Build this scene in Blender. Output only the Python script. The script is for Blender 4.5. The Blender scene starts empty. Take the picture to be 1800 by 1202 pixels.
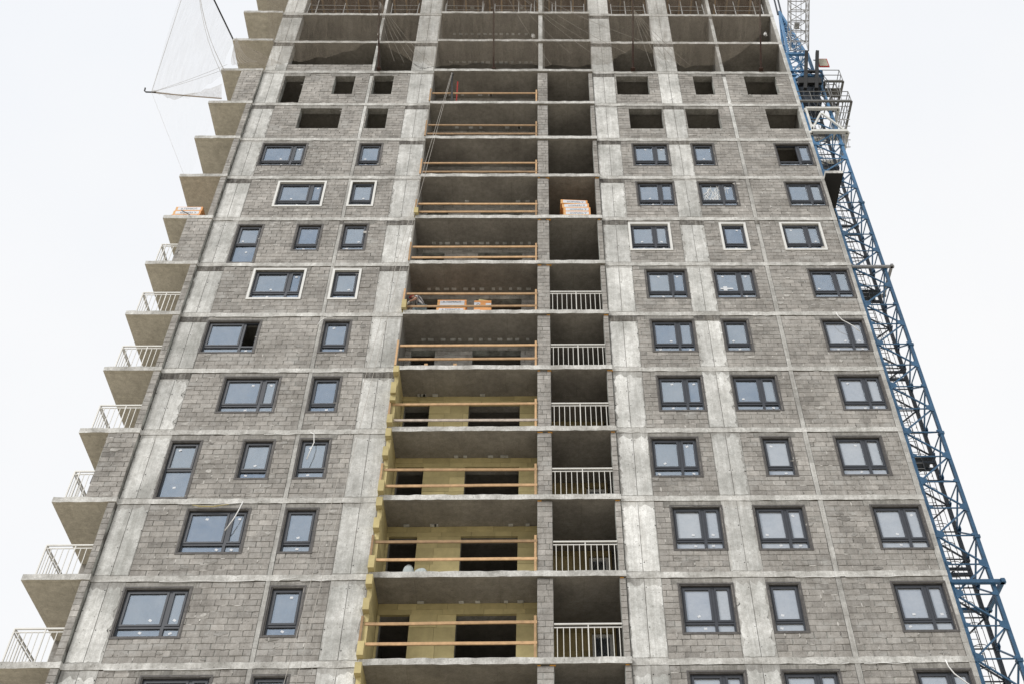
import bpy, math, random
from mathutils import Matrix, Vector
random.seed(7)
R = random.Random(11)
sc = bpy.context.scene
COL = sc.collection
# ------------------------------------------------------------------ camera
D = 27.394                 # distance from the camera to the facade
CAMZ = 1.6
BZ = CAMZ + 16.2416        # underside of the slab that closes the picture at the bottom (slab 0)
H = 2.8                    # storey height
ST = 0.19                  # slab thickness
cam = bpy.data.cameras.new('camera'); co = bpy.data.objects.new('camera', cam); COL.objects.link(co)
rr = Vector((0.9997655, -0.0125736, -0.0176302)); uu = Vector((0.0030007, -0.7258566, 0.6878395)); ff = Vector((0.0214455, 0.6877312, 0.7256486))
co.matrix_world = Matrix(((rr.x, uu.x, -ff.x, 0), (rr.y, uu.y, -ff.y, 0), (rr.z, uu.z, -ff.z, CAMZ), (0, 0, 0, 1)))
cam.sensor_width = 36; cam.lens = 40.0; cam.shift_x = -94.44 / 1800; cam.clip_end = 3000
sc.camera = co
# ------------------------------------------------------------------ sky and sun
SUN_EL, SUN_AZ = math.radians(40), math.radians(228)     # azimuth of the sun, clockwise from +Y
w = bpy.data.worlds.new('World'); sc.world = w; w.use_nodes = True
nt = w.node_tree; nt.nodes.clear()
def wn(t, **k):
    n = nt.nodes.new(t)
    for a, b in k.items(): setattr(n, a, b)
    return n
sky = wn('ShaderNodeTexSky', sky_type='NISHITA', sun_disc=False, sun_elevation=SUN_EL, sun_rotation=SUN_AZ)
tc = wn('ShaderNodeTexCoord')
nz = wn('ShaderNodeTexNoise'); nz.inputs['Scale'].default_value = 1.6; nz.inputs['Detail'].default_value = 5
cr = wn('ShaderNodeValToRGB')
cr.color_ramp.elements[0].position = .3; cr.color_ramp.elements[0].color = (.90, .925, .965, 1)
cr.color_ramp.elements[1].position = .62; cr.color_ramp.elements[1].color = (.995, .99, .985, 1)
sm = wn('ShaderNodeVectorMath', operation='SCALE'); sm.inputs['Scale'].default_value = .1
mx = wn('ShaderNodeMix', data_type='RGBA'); mx.inputs['Factor'].default_value = .93
bg = wn('ShaderNodeBackground'); bg.inputs['Strength'].default_value = 0.535
ow = wn('ShaderNodeOutputWorld')
L = nt.links.new
L(tc.outputs['Generated'], nz.inputs['Vector']); L(nz.outputs['Fac'], cr.inputs['Fac'])
L(sky.outputs[0], sm.inputs[0]); L(sm.outputs[0], mx.inputs['A']); L(cr.outputs[0], mx.inputs['B'])
L(mx.outputs['Result'], bg.inputs['Color']); L(bg.outputs[0], ow.inputs[0])
sl = bpy.data.lights.new('sun', 'SUN'); sl.energy = 1.5; sl.angle = math.radians(20); sl.color = (1, .975, .94)
so = bpy.data.objects.new('sun', sl); COL.objects.link(so)
sd = Vector((math.sin(SUN_AZ) * math.cos(SUN_EL), math.cos(SUN_AZ) * math.cos(SUN_EL), math.sin(SUN_EL)))
so.rotation_euler = sd.to_track_quat('Z', 'Y').to_euler(); so.location = (0, -40, 80)
sc.view_settings.view_transform = 'Standard'; sc.view_settings.look = 'None'
sc.view_settings.gamma = 1; sc.view_settings.use_curve_mapping = False
sc.view_settings.exposure = 0.97

# ------------------------------------------------------------------ materials
def new_mat(name):
    m = bpy.data.materials.new(name); m.use_nodes = True
    n = m.node_tree; b = n.nodes['Principled BSDF']
    return m, n, b
def ramp(n, src, p0, c0, p1, c1):
    r = n.nodes.new('ShaderNodeValToRGB')
    r.color_ramp.elements[0].position = p0; r.color_ramp.elements[0].color = c0 if len(c0) == 4 else (*c0, 1)
    r.color_ramp.elements[1].position = p1; r.color_ramp.elements[1].color = c1 if len(c1) == 4 else (*c1, 1)
    n.links.new(src, r.inputs['Fac']); return r.outputs['Color']
def noise(n, vec, scale, detail=4, rough=.55):
    t = n.nodes.new('ShaderNodeTexNoise'); t.inputs['Scale'].default_value = scale
    t.inputs['Detail'].default_value = detail; t.inputs['Roughness'].default_value = rough
    n.links.new(vec, t.inputs['Vector']); return t.outputs['Fac']
def mapping(n, vec, scale, loc=(0, 0, 0)):
    mp = n.nodes.new('ShaderNodeMapping'); mp.inputs['Scale'].default_value = scale; mp.inputs['Location'].default_value = loc
    n.links.new(vec, mp.inputs['Vector']); return mp.outputs['Vector']
def mix(n, kind, fac, a, b):
    x = n.nodes.new('ShaderNodeMix'); x.data_type = 'RGBA'; x.blend_type = kind
    if isinstance(fac, float): x.inputs['Factor'].default_value = fac
    else: n.links.new(fac, x.inputs['Factor'])
    for s, v in (('A', a), ('B', b)):
        if isinstance(v, tuple): x.inputs[s].default_value = v if len(v) == 4 else (*v, 1)
        else: n.links.new(v, x.inputs[s])
    return x.outputs['Result']
def attr(n, name):
    a = n.nodes.new('ShaderNodeAttribute'); a.attribute_name = name; return a
def mineral(name, dark, light, streak=.35, pits=.5, bump=.25, smear=None, tintamt=.3, scale=1.0, seams=None, rough=.9):
    """stone-like surface: two tones broken by noise at three scales, run-down streaks, pits, per-piece tint"""
    m, n, b = new_mat(name)
    t = n.nodes.new('ShaderNodeTexCoord'); v = t.outputs['Object']
    big = noise(n, v, .55 * scale, 6, .65)
    c = ramp(n, big, .36, dark, .66, light)
    mid = noise(n, v, 5.5 * scale, 5, .7)
    c = mix(n, 'MULTIPLY', 1.0, c, ramp(n, mid, .3, (.78, .77, .76), .65, (1.08, 1.08, 1.08)))
    fine = noise(n, v, 26, 3, .7)
    c = mix(n, 'MULTIPLY', 1.0, c, ramp(n, fine, .3, (.82, .82, .82), .7, (1.12, 1.12, 1.12)))
    if streak:
        s = noise(n, mapping(n, v, (5, 5, .35)), 1.6, 5, .7)
        c = mix(n, 'MULTIPLY', streak, c, ramp(n, s, .42, (.45, .43, .40), .6, (1, 1, 1)))
    if pits:
        vo = n.nodes.new('ShaderNodeTexVoronoi'); vo.inputs['Scale'].default_value = 5.5; n.links.new(v, vo.inputs['Vector'])
        c = mix(n, 'MULTIPLY', pits, c, ramp(n, vo.outputs['Distance'], .07, (.25, .23, .21), .13, (1, 1, 1)))
    if seams:
        br = n.nodes.new('ShaderNodeTexBrick'); br.inputs['Scale'].default_value = 1.0
        br.inputs['Brick Width'].default_value = 2.44; br.inputs['Row Height'].default_value = 1.22; br.inputs['Mortar Size'].default_value = .007
        br.inputs['Color1'].default_value = (1, 1, 1, 1); br.inputs['Color2'].default_value = (.86, .85, .83, 1); br.inputs['Mortar'].default_value = (.6, .58, .55, 1)
        n.links.new(v, br.inputs['Vector']); c = mix(n, 'MULTIPLY', seams, c, br.outputs['Color'])
    if tintamt:
        a = attr(n, 'tint')
        mr = n.nodes.new('ShaderNodeMapRange'); mr.inputs['To Min'].default_value = 1 - tintamt; mr.inputs['To Max'].default_value = 1 + tintamt
        n.links.new(a.outputs['Fac'], mr.inputs['Value'])
        vm = n.nodes.new('ShaderNodeVectorMath'); vm.operation = 'SCALE'
        n.links.new(c, vm.inputs[0]); n.links.new(mr.outputs[0], vm.inputs['Scale']); c = vm.outputs[0]
    if smear:
        g = n.nodes.new('ShaderNodeNewGeometry')
        s2 = noise(n, mapping(n, g.outputs['Position'], (1, 1, 1.7)), 1.1, 6, .75)
        f = ramp(n, s2, .52, (0, 0, 0), .60, (1, 1, 1))
        c = mix(n, 'MIX', f, c, smear) if False else mix(n, 'MIX', ramp(n, s2, .53, (0, 0, 0), .66, (.75, .75, .75)), c, smear)
    n.links.new(c, b.inputs['Base Color']); b.inputs['Roughness'].default_value = rough
    b.inputs['Specular IOR Level'].default_value = .25
    bp = n.nodes.new('ShaderNodeBump'); bp.inputs['Strength'].default_value = bump; bp.inputs['Distance'].default_value = .03
    n.links.new(mid, bp.inputs['Height']); n.links.new(bp.outputs[0], b.inputs['Normal'])
    return m
def plain(name, col, rough=.6, metal=0, var=.18, spec=.4, scale=3, tintamt=0.0):
    m, n, b = new_mat(name)
    t = n.nodes.new('ShaderNodeTexCoord')
    f = noise(n, t.outputs['Object'], scale, 5, .7)
    k = lambda s: tuple(min(1, x * s) for x in col)
    c = ramp(n, f, .3, k(1 - var), .7, k(1 + var))
    if tintamt:
        a = attr(n, 'tint'); mr = n.nodes.new('ShaderNodeMapRange'); mr.inputs['To Min'].default_value = 1 - tintamt; mr.inputs['To Max'].default_value = 1 + tintamt
        n.links.new(a.outputs['Fac'], mr.inputs['Value']); vm = n.nodes.new('ShaderNodeVectorMath'); vm.operation = 'SCALE'
        n.links.new(c, vm.inputs[0]); n.links.new(mr.outputs[0], vm.inputs['Scale']); c = vm.outputs[0]
    n.links.new(c, b.inputs['Base Color']); b.inputs['Roughness'].default_value = rough; b.inputs['Metallic'].default_value = metal
    b.inputs['Specular IOR Level'].default_value = spec
    return m
M = {}
M['block'] = mineral('concrete_block', (.250, .238, .222), (.418, .402, .380), streak=.25, pits=.6, bump=.6, smear=(.37, .365, .35), tintamt=.22)
M['mortar'] = mineral('mortar', (.135, .128, .118), (.47, .49, .46), streak=.1, pits=0, bump=.5, scale=3, tintamt=0)
M['smearmortar'] = mineral('smeared_mortar', (.22, .21, .195), (.46, .45, .43), streak=0, pits=.3, bump=.6, scale=3, tintamt=.38)
M['concrete'] = mineral('raw_concrete', (.33, .325, .31), (.56, .56, .54), streak=.35, pits=.4, tintamt=.15)
M['skim'] = mineral('pale_concrete_face', (.40, .405, .39), (.76, .765, .75), streak=.28, pits=.6, bump=.12, tintamt=.12)
M['roughband'] = mineral('rough_concrete_band', (.10, .095, .09), (.30, .29, .27), streak=.9, pits=.9, bump=.6, scale=4, tintamt=.1)
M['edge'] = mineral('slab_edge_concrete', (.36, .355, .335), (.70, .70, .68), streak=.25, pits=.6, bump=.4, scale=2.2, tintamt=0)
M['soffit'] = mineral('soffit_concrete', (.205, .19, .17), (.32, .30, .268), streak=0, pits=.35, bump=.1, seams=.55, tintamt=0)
M['balconysoffit'] = mineral('balcony_soffit', (.50, .465, .39), (.64, .60, .51), streak=0, pits=.3, bump=.08, seams=.6, tintamt=0)
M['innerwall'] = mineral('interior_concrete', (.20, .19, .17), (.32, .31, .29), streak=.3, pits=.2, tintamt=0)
M['lintel'] = mineral('lintel_mortar', (.22, .215, .20), (.36, .35, .33), streak=.4, pits=.5, bump=.5, scale=2.5, tintamt=.1)
M['frame'] = plain('anthracite_frame', (.042, .047, .058), .45, var=.12)
M['tape'] = plain('dark_membrane', (.085, .080, .077), .7, var=.35, scale=9)
M['whitetrim'] = plain('white_trim', (.62, .62, .60), .6, var=.06)
M['sticker'] = plain('paper_sticker', (.58, .60, .63), .6, var=.03)
M['whitemetal'] = plain('cream_painted_steel', (.60, .59, .56), .45, var=.08)
M['timber'] = plain('pine_timber', (.40, .255, .135), .7, var=.25, scale=4, tintamt=.35)
M['greytimber'] = plain('weathered_board', (.42, .36, .31), .8, var=.3, scale=6)
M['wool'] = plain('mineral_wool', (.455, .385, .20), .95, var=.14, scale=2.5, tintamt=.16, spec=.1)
M['wool_dim'] = plain('mineral_wool_shaded', (.30, .24, .12), .95, var=.2, scale=2.5, tintamt=.2, spec=.1)  # darker copy of the wool: shade of the small loggia put into the colour
M['craneblue'] = plain('crane_blue_paint', (.06, .165, .31), .45, var=.3, scale=2, tintamt=.25)
M['cranedark'] = plain('dark_crane_steel', (.035, .045, .06), .6, var=.3)
M['steel'] = plain('galvanised_steel', (.36, .36, .36), .5, metal=.3, var=.15)
M['darksteel'] = plain('dull_grey_steel', (.15, .15, .145), .6, var=.2)
M['whitesteel'] = plain('white_painted_beam', (.62, .62, .59), .5, var=.15)
M['rust'] = plain('rusty_steel', (.045, .022, .016), .85, var=.45, scale=6)
M['black'] = plain('black_steel', (.012, .012, .012), .6, var=.2)
M['rope'] = plain('grey_rope', (.42, .40, .37), .9, var=.15)
M['cable'] = plain('white_cable', (.74, .74, .73), .5, var=.05)
M['orange'] = plain('orange_print', (.66, .30, .10), .6, var=.1, scale=8)
M['packwhite'] = plain('white_wrap', (.58, .60, .64), .5, var=.06)
M['inkdark'] = plain('dark_ink', (.05, .05, .06), .6, var=.05)
M['packred'] = plain('red_print', (.62, .50, .22), .6, var=.3)
M['formbeam'] = plain('yellow_formwork_beam', (.58, .42, .06), .6, var=.2)
M['formply'] = plain('formwork_plywood', (.11, .055, .03), .7, var=.35, scale=1.5)
M['bagcloth'] = plain('pale_grey_cloth', (.34, .375, .375), .9, var=.15, scale=5)
M['foam'] = plain('orange_foam', (.62, .30, .05), .8, var=.3, scale=12)
M['skin'] = plain('skin', (.42, .24, .17), .6, var=.08)
M['jeans'] = plain('washed_jeans', (.15, .20, .22), .85, var=.25, scale=12)
M['redcap'] = plain('red_cap_cloth', (.35, .05, .05), .85, var=.1)
M['glove'] = plain('white_glove', (.66, .65, .62), .85, var=.08)
M['hair'] = plain('dark_hair', (.03, .02, .015), .8)
def striped():
    m, n, b = new_mat('striped_jersey')
    t = n.nodes.new('ShaderNodeTexCoord')
    wv = n.nodes.new('ShaderNodeTexWave'); wv.wave_type = 'BANDS'; wv.bands_direction = 'DIAGONAL'
    wv.inputs['Scale'].default_value = 3.6; wv.inputs['Distortion'].default_value = .6
    n.links.new(t.outputs['Object'], wv.inputs['Vector'])
    n.links.new(ramp(n, wv.outputs['Fac'], .42, (.055, .055, .065), .55, (.42, .40, .39)), b.inputs['Base Color']); b.inputs['Roughness'].default_value = .9
    return m
M['shirt'] = striped()
def ground_mat():
    m, n, b = new_mat('compacted_gravel')
    t = n.nodes.new('ShaderNodeTexCoord'); v = t.outputs['Object']
    c = ramp(n, noise(n, v, .12, 8, .7), .35, (.36, .33, .27), .65, (.48, .44, .37))
    c = mix(n, 'MULTIPLY', 1.0, c, ramp(n, noise(n, v, 6, 4), .3, (.8, .8, .8), .7, (1.1, 1.1, 1.1)))
    n.links.new(c, b.inputs['Base Color']); b.inputs['Roughness'].default_value = .95
    return m
M['ground'] = ground_mat()
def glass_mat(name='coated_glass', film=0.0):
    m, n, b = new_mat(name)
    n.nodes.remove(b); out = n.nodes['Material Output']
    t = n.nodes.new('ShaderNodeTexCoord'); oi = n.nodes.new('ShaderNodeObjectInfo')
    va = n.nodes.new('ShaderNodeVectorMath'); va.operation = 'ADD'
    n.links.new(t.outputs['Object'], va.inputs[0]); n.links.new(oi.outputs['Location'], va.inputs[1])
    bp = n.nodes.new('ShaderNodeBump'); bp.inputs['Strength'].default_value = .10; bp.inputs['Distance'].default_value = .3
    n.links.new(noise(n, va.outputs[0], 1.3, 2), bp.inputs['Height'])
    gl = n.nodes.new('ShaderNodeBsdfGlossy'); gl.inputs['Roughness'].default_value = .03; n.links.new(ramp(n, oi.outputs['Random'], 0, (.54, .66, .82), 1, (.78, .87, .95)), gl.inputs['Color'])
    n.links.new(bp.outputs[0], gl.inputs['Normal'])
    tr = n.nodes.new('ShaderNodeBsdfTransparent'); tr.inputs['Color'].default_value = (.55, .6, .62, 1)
    df = n.nodes.new('ShaderNodeBsdfDiffuse'); df.inputs['Color'].default_value = (.58, .60, .64, 1)      # dusty film, with painted sky glare added by the film amount
    dust_glare = ramp(n, noise(n, va.outputs[0], 2.2, 6, .75), .35, (.02 + film, .02 + film, .02 + film), .75, (.20 + film, .20 + film, .20 + film))
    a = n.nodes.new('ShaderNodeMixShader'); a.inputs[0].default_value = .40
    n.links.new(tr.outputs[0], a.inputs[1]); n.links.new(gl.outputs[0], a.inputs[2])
    c = n.nodes.new('ShaderNodeMixShader'); n.links.new(dust_glare, c.inputs[0]); n.links.new(a.outputs[0], c.inputs[1]); n.links.new(df.outputs[0], c.inputs[2])
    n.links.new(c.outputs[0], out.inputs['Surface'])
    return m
M['glass'] = glass_mat()
M['glareglass'] = glass_mat('painted_glare_glass', .30)  # extra paleness painted in to stand for a brighter sky reflection
def net_mat(name, col, lo, hi, sx=(1, 1, 1)):
    m, n, b = new_mat(name)
    n.nodes.remove(b); out = n.nodes['Material Output']
    t = n.nodes.new('ShaderNodeTexCoord')
    f = noise(n, mapping(n, t.outputs['UV'], sx), 5, 5, .7)
    a = ramp(n, f, .35, (lo, lo, lo), .7, (hi, hi, hi))
    tr = n.nodes.new('ShaderNodeBsdfTransparent'); df = n.nodes.new('ShaderNodeBsdfDiffuse'); df.inputs['Color'].default_value = (*col, 1)
    tl = n.nodes.new('ShaderNodeBsdfTranslucent'); tl.inputs['Color'].default_value = (*col, 1)
    ad = n.nodes.new('ShaderNodeMixShader'); ad.inputs[0].default_value = .5; n.links.new(df.outputs[0], ad.inputs[1]); n.links.new(tl.outputs[0], ad.inputs[2])
    mm = n.nodes.new('ShaderNodeMixShader'); n.links.new(a, mm.inputs[0]); n.links.new(tr.outputs[0], mm.inputs[1]); n.links.new(ad.outputs[0], mm.inputs[2])
    n.links.new(mm.outputs[0], out.inputs['Surface'])
    return m
M['net'] = net_mat('fine_safety_mesh', (.38, .335, .28), .18, .44, (6, .8, 1))
M['netfaint'] = net_mat('very_sheer_mesh', (.62, .61, .60), .015, .05, (5, .8, 1))
M['netpale'] = net_mat('pale_safety_mesh', (.62, .61, .60), .07, .22, (5, .8, 1))

# ------------------------------------------------------------------ mesh helpers
class MB:
    def __init__(s): s.v = []; s.f = []; s.t = []; s.m = []; s.uv = None
    def quad(s, a, b, c, d, t=.5, m=0):
        i = len(s.v); s.v += [a, b, c, d]; s.f.append((i, i + 1, i + 2, i + 3)); s.t.append(t); s.m.append(m)
    def hexa(s, p, t=.5, m=0, mbot=None):
        """p = 8 points: bottom ring 0-3 (ccw from above), top ring 4-7"""
        i = len(s.v); s.v += p
        for k, q in enumerate(((3, 2, 1, 0), (4, 5, 6, 7), (0, 1, 5, 4), (1, 2, 6, 5), (2, 3, 7, 6), (3, 0, 4, 7))):
            s.f.append(tuple(i + j for j in q)); s.t.append(t); s.m.append(mbot if (k == 0 and mbot is not None) else m)
    def box(s, x0, y0, z0, x1, y1, z1, t=.5, m=0, mbot=None):
        s.hexa([(x0, y0, z0), (x1, y0, z0), (x1, y1, z0), (x0, y1, z0), (x0, y0, z1), (x1, y0, z1), (x1, y1, z1), (x0, y1, z1)], t, m, mbot)
    def bar(s, p, q, w=.05, h=None, t=.5, m=0, up=(0, 0, 1)):
        h = h or w; p, q = Vector(p), Vector(q); d = (q - p).normalized(); u = Vector(up)
        if abs(d.dot(u)) > .98: u = Vector((0, 1, 0))
        a = d.cross(u).normalized() * w / 2; b = a.cross(d).normalized() * h / 2
        P = [p - a - b, p + a - b, p + a + b, p - a + b, q - a - b, q + a - b, q + a + b, q - a + b]
        s.hexa([tuple(x) for x in P], t, m)
    def tube(s, pts, r=.02, n=5, t=.5, m=0):
        pts = [Vector(p) for p in pts]; i0 = len(s.v); k = len(pts)
        for i, p in enumerate(pts):
            d = (pts[min(i + 1, k - 1)] - pts[max(i - 1, 0)]).normalized()
            a = d.orthogonal() if i == 0 else (s._a - d * s._a.dot(d)); a.normalize(); s._a = a; b = d.cross(a)
            rad = r[i] if isinstance(r, (list, tuple)) else r
            for j in range(n):
                an = 2 * math.pi * j / n; s.v.append(tuple(p + (a * math.cos(an) + b * math.sin(an)) * rad))
        for i in range(k - 1):
            for j in range(n):
                s.f.append((i0 + i * n + j, i0 + i * n + (j + 1) % n, i0 + (i + 1) * n + (j + 1) % n, i0 + (i + 1) * n + j)); s.t.append(t); s.m.append(m)
        s.f.append(tuple(i0 + j for j in range(n))[::-1]); s.t.append(t); s.m.append(m)
        s.f.append(tuple(i0 + (k - 1) * n + j for j in range(n))); s.t.append(t); s.m.append(m)
    def mesh(s, name, mats, off=(0, 0, 0), smooth=False):
        me = bpy.data.meshes.new(name)
        ox, oy, oz = off
        me.from_pydata([(x - ox, y - oy, z - oz) for x, y, z in s.v], [], s.f)
        for m in (mats if isinstance(mats, (list, tuple)) else [mats]): me.materials.append(M[m])
        at = me.attributes.new('tint', 'FLOAT', 'FACE'); at.data.foreach_set('value', s.t)
        me.polygons.foreach_set('material_index', s.m)
        if smooth: me.polygons.foreach_set('use_smooth', [True] * len(me.polygons))
        if s.uv:
            ul = me.uv_layers.new(name='uv')
            for l in me.loops: ul.data[l.index].uv = s.uv[l.vertex_index]
        me.update(); return me
def link(name, me, parent=None, loc=(0, 0, 0), label=None, kind=None, rot=None):
    o = bpy.data.objects.new(name, me); COL.objects.link(o); o.location = loc
    if rot: o.rotation_euler = rot
    if parent: o.parent = parent
    if label: o['label'] = label
    if kind: o['kind'] = kind
    return o
def worldloc(o):
    v = Vector((0, 0, 0))
    while o: v += o.location; o = o.parent
    return v
def part(name, mb, mats, parent, label=None, kind=None, smooth=False):
    """mesh given in world coordinates, linked under a parent that is only moved, never turned"""
    return link(name, mb.mesh(name, mats, worldloc(parent), smooth), parent, label=label, kind=kind)
def thing(name, label, cat, loc, group=None):
    o = bpy.data.objects.new(name, None); COL.objects.link(o); o.location = loc; o.empty_display_size = .2
    o['label'] = label; o['category'] = cat
    if group: o['group'] = group
    return o
def solo(name, mb, mats, label, cat, loc, group=None, smooth=False):
    o = link(name, mb.mesh(name, mats, loc, smooth), None, loc); o['label'] = label; o['category'] = cat
    if group: o['group'] = group
    return o
def dup(o, parent=None):
    c = o.copy(); COL.objects.link(c); c.parent = parent
    for ch in list(o.children): dup(ch, c)
    return c
def zf(n): return BZ + n * H
def Y(y): return D + y

# ------------------------------------------------------------------ ground
g = MB(); g.quad((-1500, -1500, 0), (1500, -1500, 0), (1500, 1500, 0), (-1500, 1500, 0))
o = link('ground', g.mesh('ground', 'ground')); o['kind'] = 'structure'

# ------------------------------------------------------------------ the tower
tower = thing('apartment_tower', 'unfinished grey concrete and block apartment tower seen steeply from below', 'building', (0, D, 0))
XL, XR = -12.84, 11.74
def wavy(x0, x1, y, amp, step=.22):
    n = max(1, int((x1 - x0) / step)); return [(x0 + (x1 - x0) * i / n, y + (R.uniform(-amp, amp) if 0 < i < n else 0)) for i in range(n + 1)]
for n in range(-6, 15):
    mb = MB(); z0, z1 = zf(n), zf(n) + ST
    amp = .009 if n >= -1 else 0
    segs = [(XL, -4.94, -.016), (-4.94, 2.42, -.135), (2.42, XR, -.016)]
    balc = True
    segs = [(-14.77, XL, -.135)] + segs
    for x0, x1, y in segs:
        pts = wavy(x0, x1, Y(y), amp) if n >= -1 else [(x0, Y(y)), (x1, Y(y))]
        back = Y(3.25) if x0 < -13 else Y(13.9)
        k0 = len(mb.v)
        zz0 = [z0 + (R.uniform(-.012, .010) if n >= -1 else 0) for _ in pts]
        zz1 = [z1 + (R.uniform(-.012, .014) if n >= -1 else 0) for _ in pts]
        for i in range(len(pts) - 1):
            (xa, ya), (xb, yb) = pts[i], pts[i + 1]
            mb.quad((xa, ya, zz0[i]), (xb, yb, zz0[i + 1]), (xb, yb, zz1[i + 1]), (xa, ya, zz1[i]), m=0)
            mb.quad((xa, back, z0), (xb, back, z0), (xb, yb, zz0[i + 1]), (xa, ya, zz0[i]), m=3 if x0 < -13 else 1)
            mb.quad((xa, ya, zz1[i]), (xb, yb, zz1[i + 1]), (xb, back, z1), (xa, back, z1), m=0)
        mb.quad((x0, back, z0), (x0, pts[0][1], zz0[0]), (x0, pts[0][1], zz1[0]), (x0, back, z1))
        mb.quad((x1, pts[-1][1], zz0[-1]), (x1, back, z0), (x1, back, z1), (x1, pts[-1][1], zz1[-1]))
        mb.quad((x1, back, z0), (x0, back, z0), (x0, back, z1), (x1, back, z1))
    if n == 14:
        mb.m = [2 if q == 1 else q for q in mb.m]
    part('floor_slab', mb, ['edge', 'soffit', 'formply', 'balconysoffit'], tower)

def winspec(n):
    k = n % 4
    if k % 2: a = [('wide', -10.70, 1.94, .94, 1.69)]
    elif k == 0: a = [('wide', -11.85, 1.94, .94, 1.69)]
    else: a = [('tall', -11.83, 1.04, .205, 2.38), ('one', -9.53, 1.05, .93, 1.66)]
    b = [('one', -7.745, 1.035, .94, 1.69)]
    c = [('mid', 3.44 if k == 2 else 3.87, 1.61, .94, 1.69)]
    if k % 2: d = [('mid', 6.40, 1.62, .94, 1.69)]
    elif k == 0: d = [('one', 6.42, 1.01, .94, 1.69)]
    else: d = [('one', 7.02, 1.02, .94, 1.69)]
    e = [('mid', 9.40 if k == 2 else 9.99, 1.60, .94, 1.69)]
    return [a, b, c, d, e]
PAN = [(-11.83, -7.885), (-7.74, -6.035), (3.43, 5.46), (6.415, 8.45), (8.615, 11.565)]
BLK = []
def masonry(x0, x1, z0, z1, yf, holes, bw=.392, ch=.2, axis='x'):
    """collect blocks of a wall panel and return its mortar backing"""
    mb = MB(); zs = sorted({z0, z1, *[min(max(h[k], z0), z1) for h in holes for k in (2, 3)]})
    for za, zb in zip(zs, zs[1:]):
        if zb - za < 1e-4: continue
        cuts = sorted((max(h[0], x0), min(h[1], x1)) for h in holes if h[2] <= za + 1e-5 and h[3] >= zb - 1e-5)
        x = x0
        for a, b in cuts + [(x1, x1)]:
            if a - x > .01: mb.box(x, yf + .014, za, a, yf + .30, zb)
            x = max(x, b)
    c = 0; z = z0
    nc = max(1, round((z1 - z0) / ch)); hh = (z1 - z0) / nc
    for c in range(nc):
        za, zb = z0 + c * hh, z0 + (c + 1) * hh
        bands = sorted({za, zb, *[h[k] for h in holes for k in (2, 3) if za + .035 < h[k] < zb - .035]})
        off = R.uniform(.0, 1.0) * .12 + (bw / 2 if c % 2 else 0)
        for ba, bb in zip(bands, bands[1:]):
            mid = (ba + bb) / 2
            cuts = sorted((max(h[0], x0), min(h[1], x1)) for h in holes if h[2] < mid < h[3])
            x = x0
            for a, b in cuts + [(x1, x1)]:
                if a - x > .03:
                    p = x; first = True
                    while p < a - .02:
                        if first: q = x0 + off + bw * math.ceil((p - x0 - off + .1) / bw); first = False
                        else: q = p + bw * R.uniform(.93, 1.05)
                        if a - q < .09: q = a
                        j = R.choice((.006, .010, .014, .018, .030))
                        BLK.append((p + j / 2, q - j / 2, yf, ba + .004, bb - R.choice((.003, .005, .008)), R.random(), abs(q - a) < .01, x1 - x0 > .7))
                        p = q
                x = max(x, b)
    return mb
def blockmesh(mb, b):
    x0, x1, y, z0, z1, t = b[:6]
    y += R.uniform(-.006, .004); j = lambda a=.007: R.uniform(-a, a); ch = .007
    t = min(1, max(0, R.gauss(.5, .2)))
    if t > .8 and R.random() < .3: t = 1.0
    fr = [(x0 + ch + j(), y + j(.003), z0 + ch + j()), (x1 - ch + j(), y + j(.003), z0 + ch + j()), (x1 - ch + j(), y + j(.003), z1 - ch + j()), (x0 + ch + j(), y + j(.003), z1 - ch + j())]
    ri = [(x0 + j(.002), y + ch, z0), (x1 + j(.002), y + ch, z0), (x1, y + ch, z1), (x0, y + ch, z1)]
    bk = [(x0, y + .05, z0), (x1, y + .05, z0), (x1, y + .05, z1), (x0, y + .05, z1)]
    i = len(mb.v); mb.v += fr + ri + bk
    mb.f.append((i, i + 1, i + 2, i + 3)); mb.t.append(t); mb.m.append(0)
    for k in range(4):
        l = (k + 1) % 4
        mb.f.append((i + 4 + k, i + 4 + l, i + l, i + k)); mb.t.append(t); mb.m.append(0)
        mb.f.append((i + 8 + k, i + 8 + l, i + 4 + l, i + 4 + k)); mb.t.append(t); mb.m.append(0)

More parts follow.
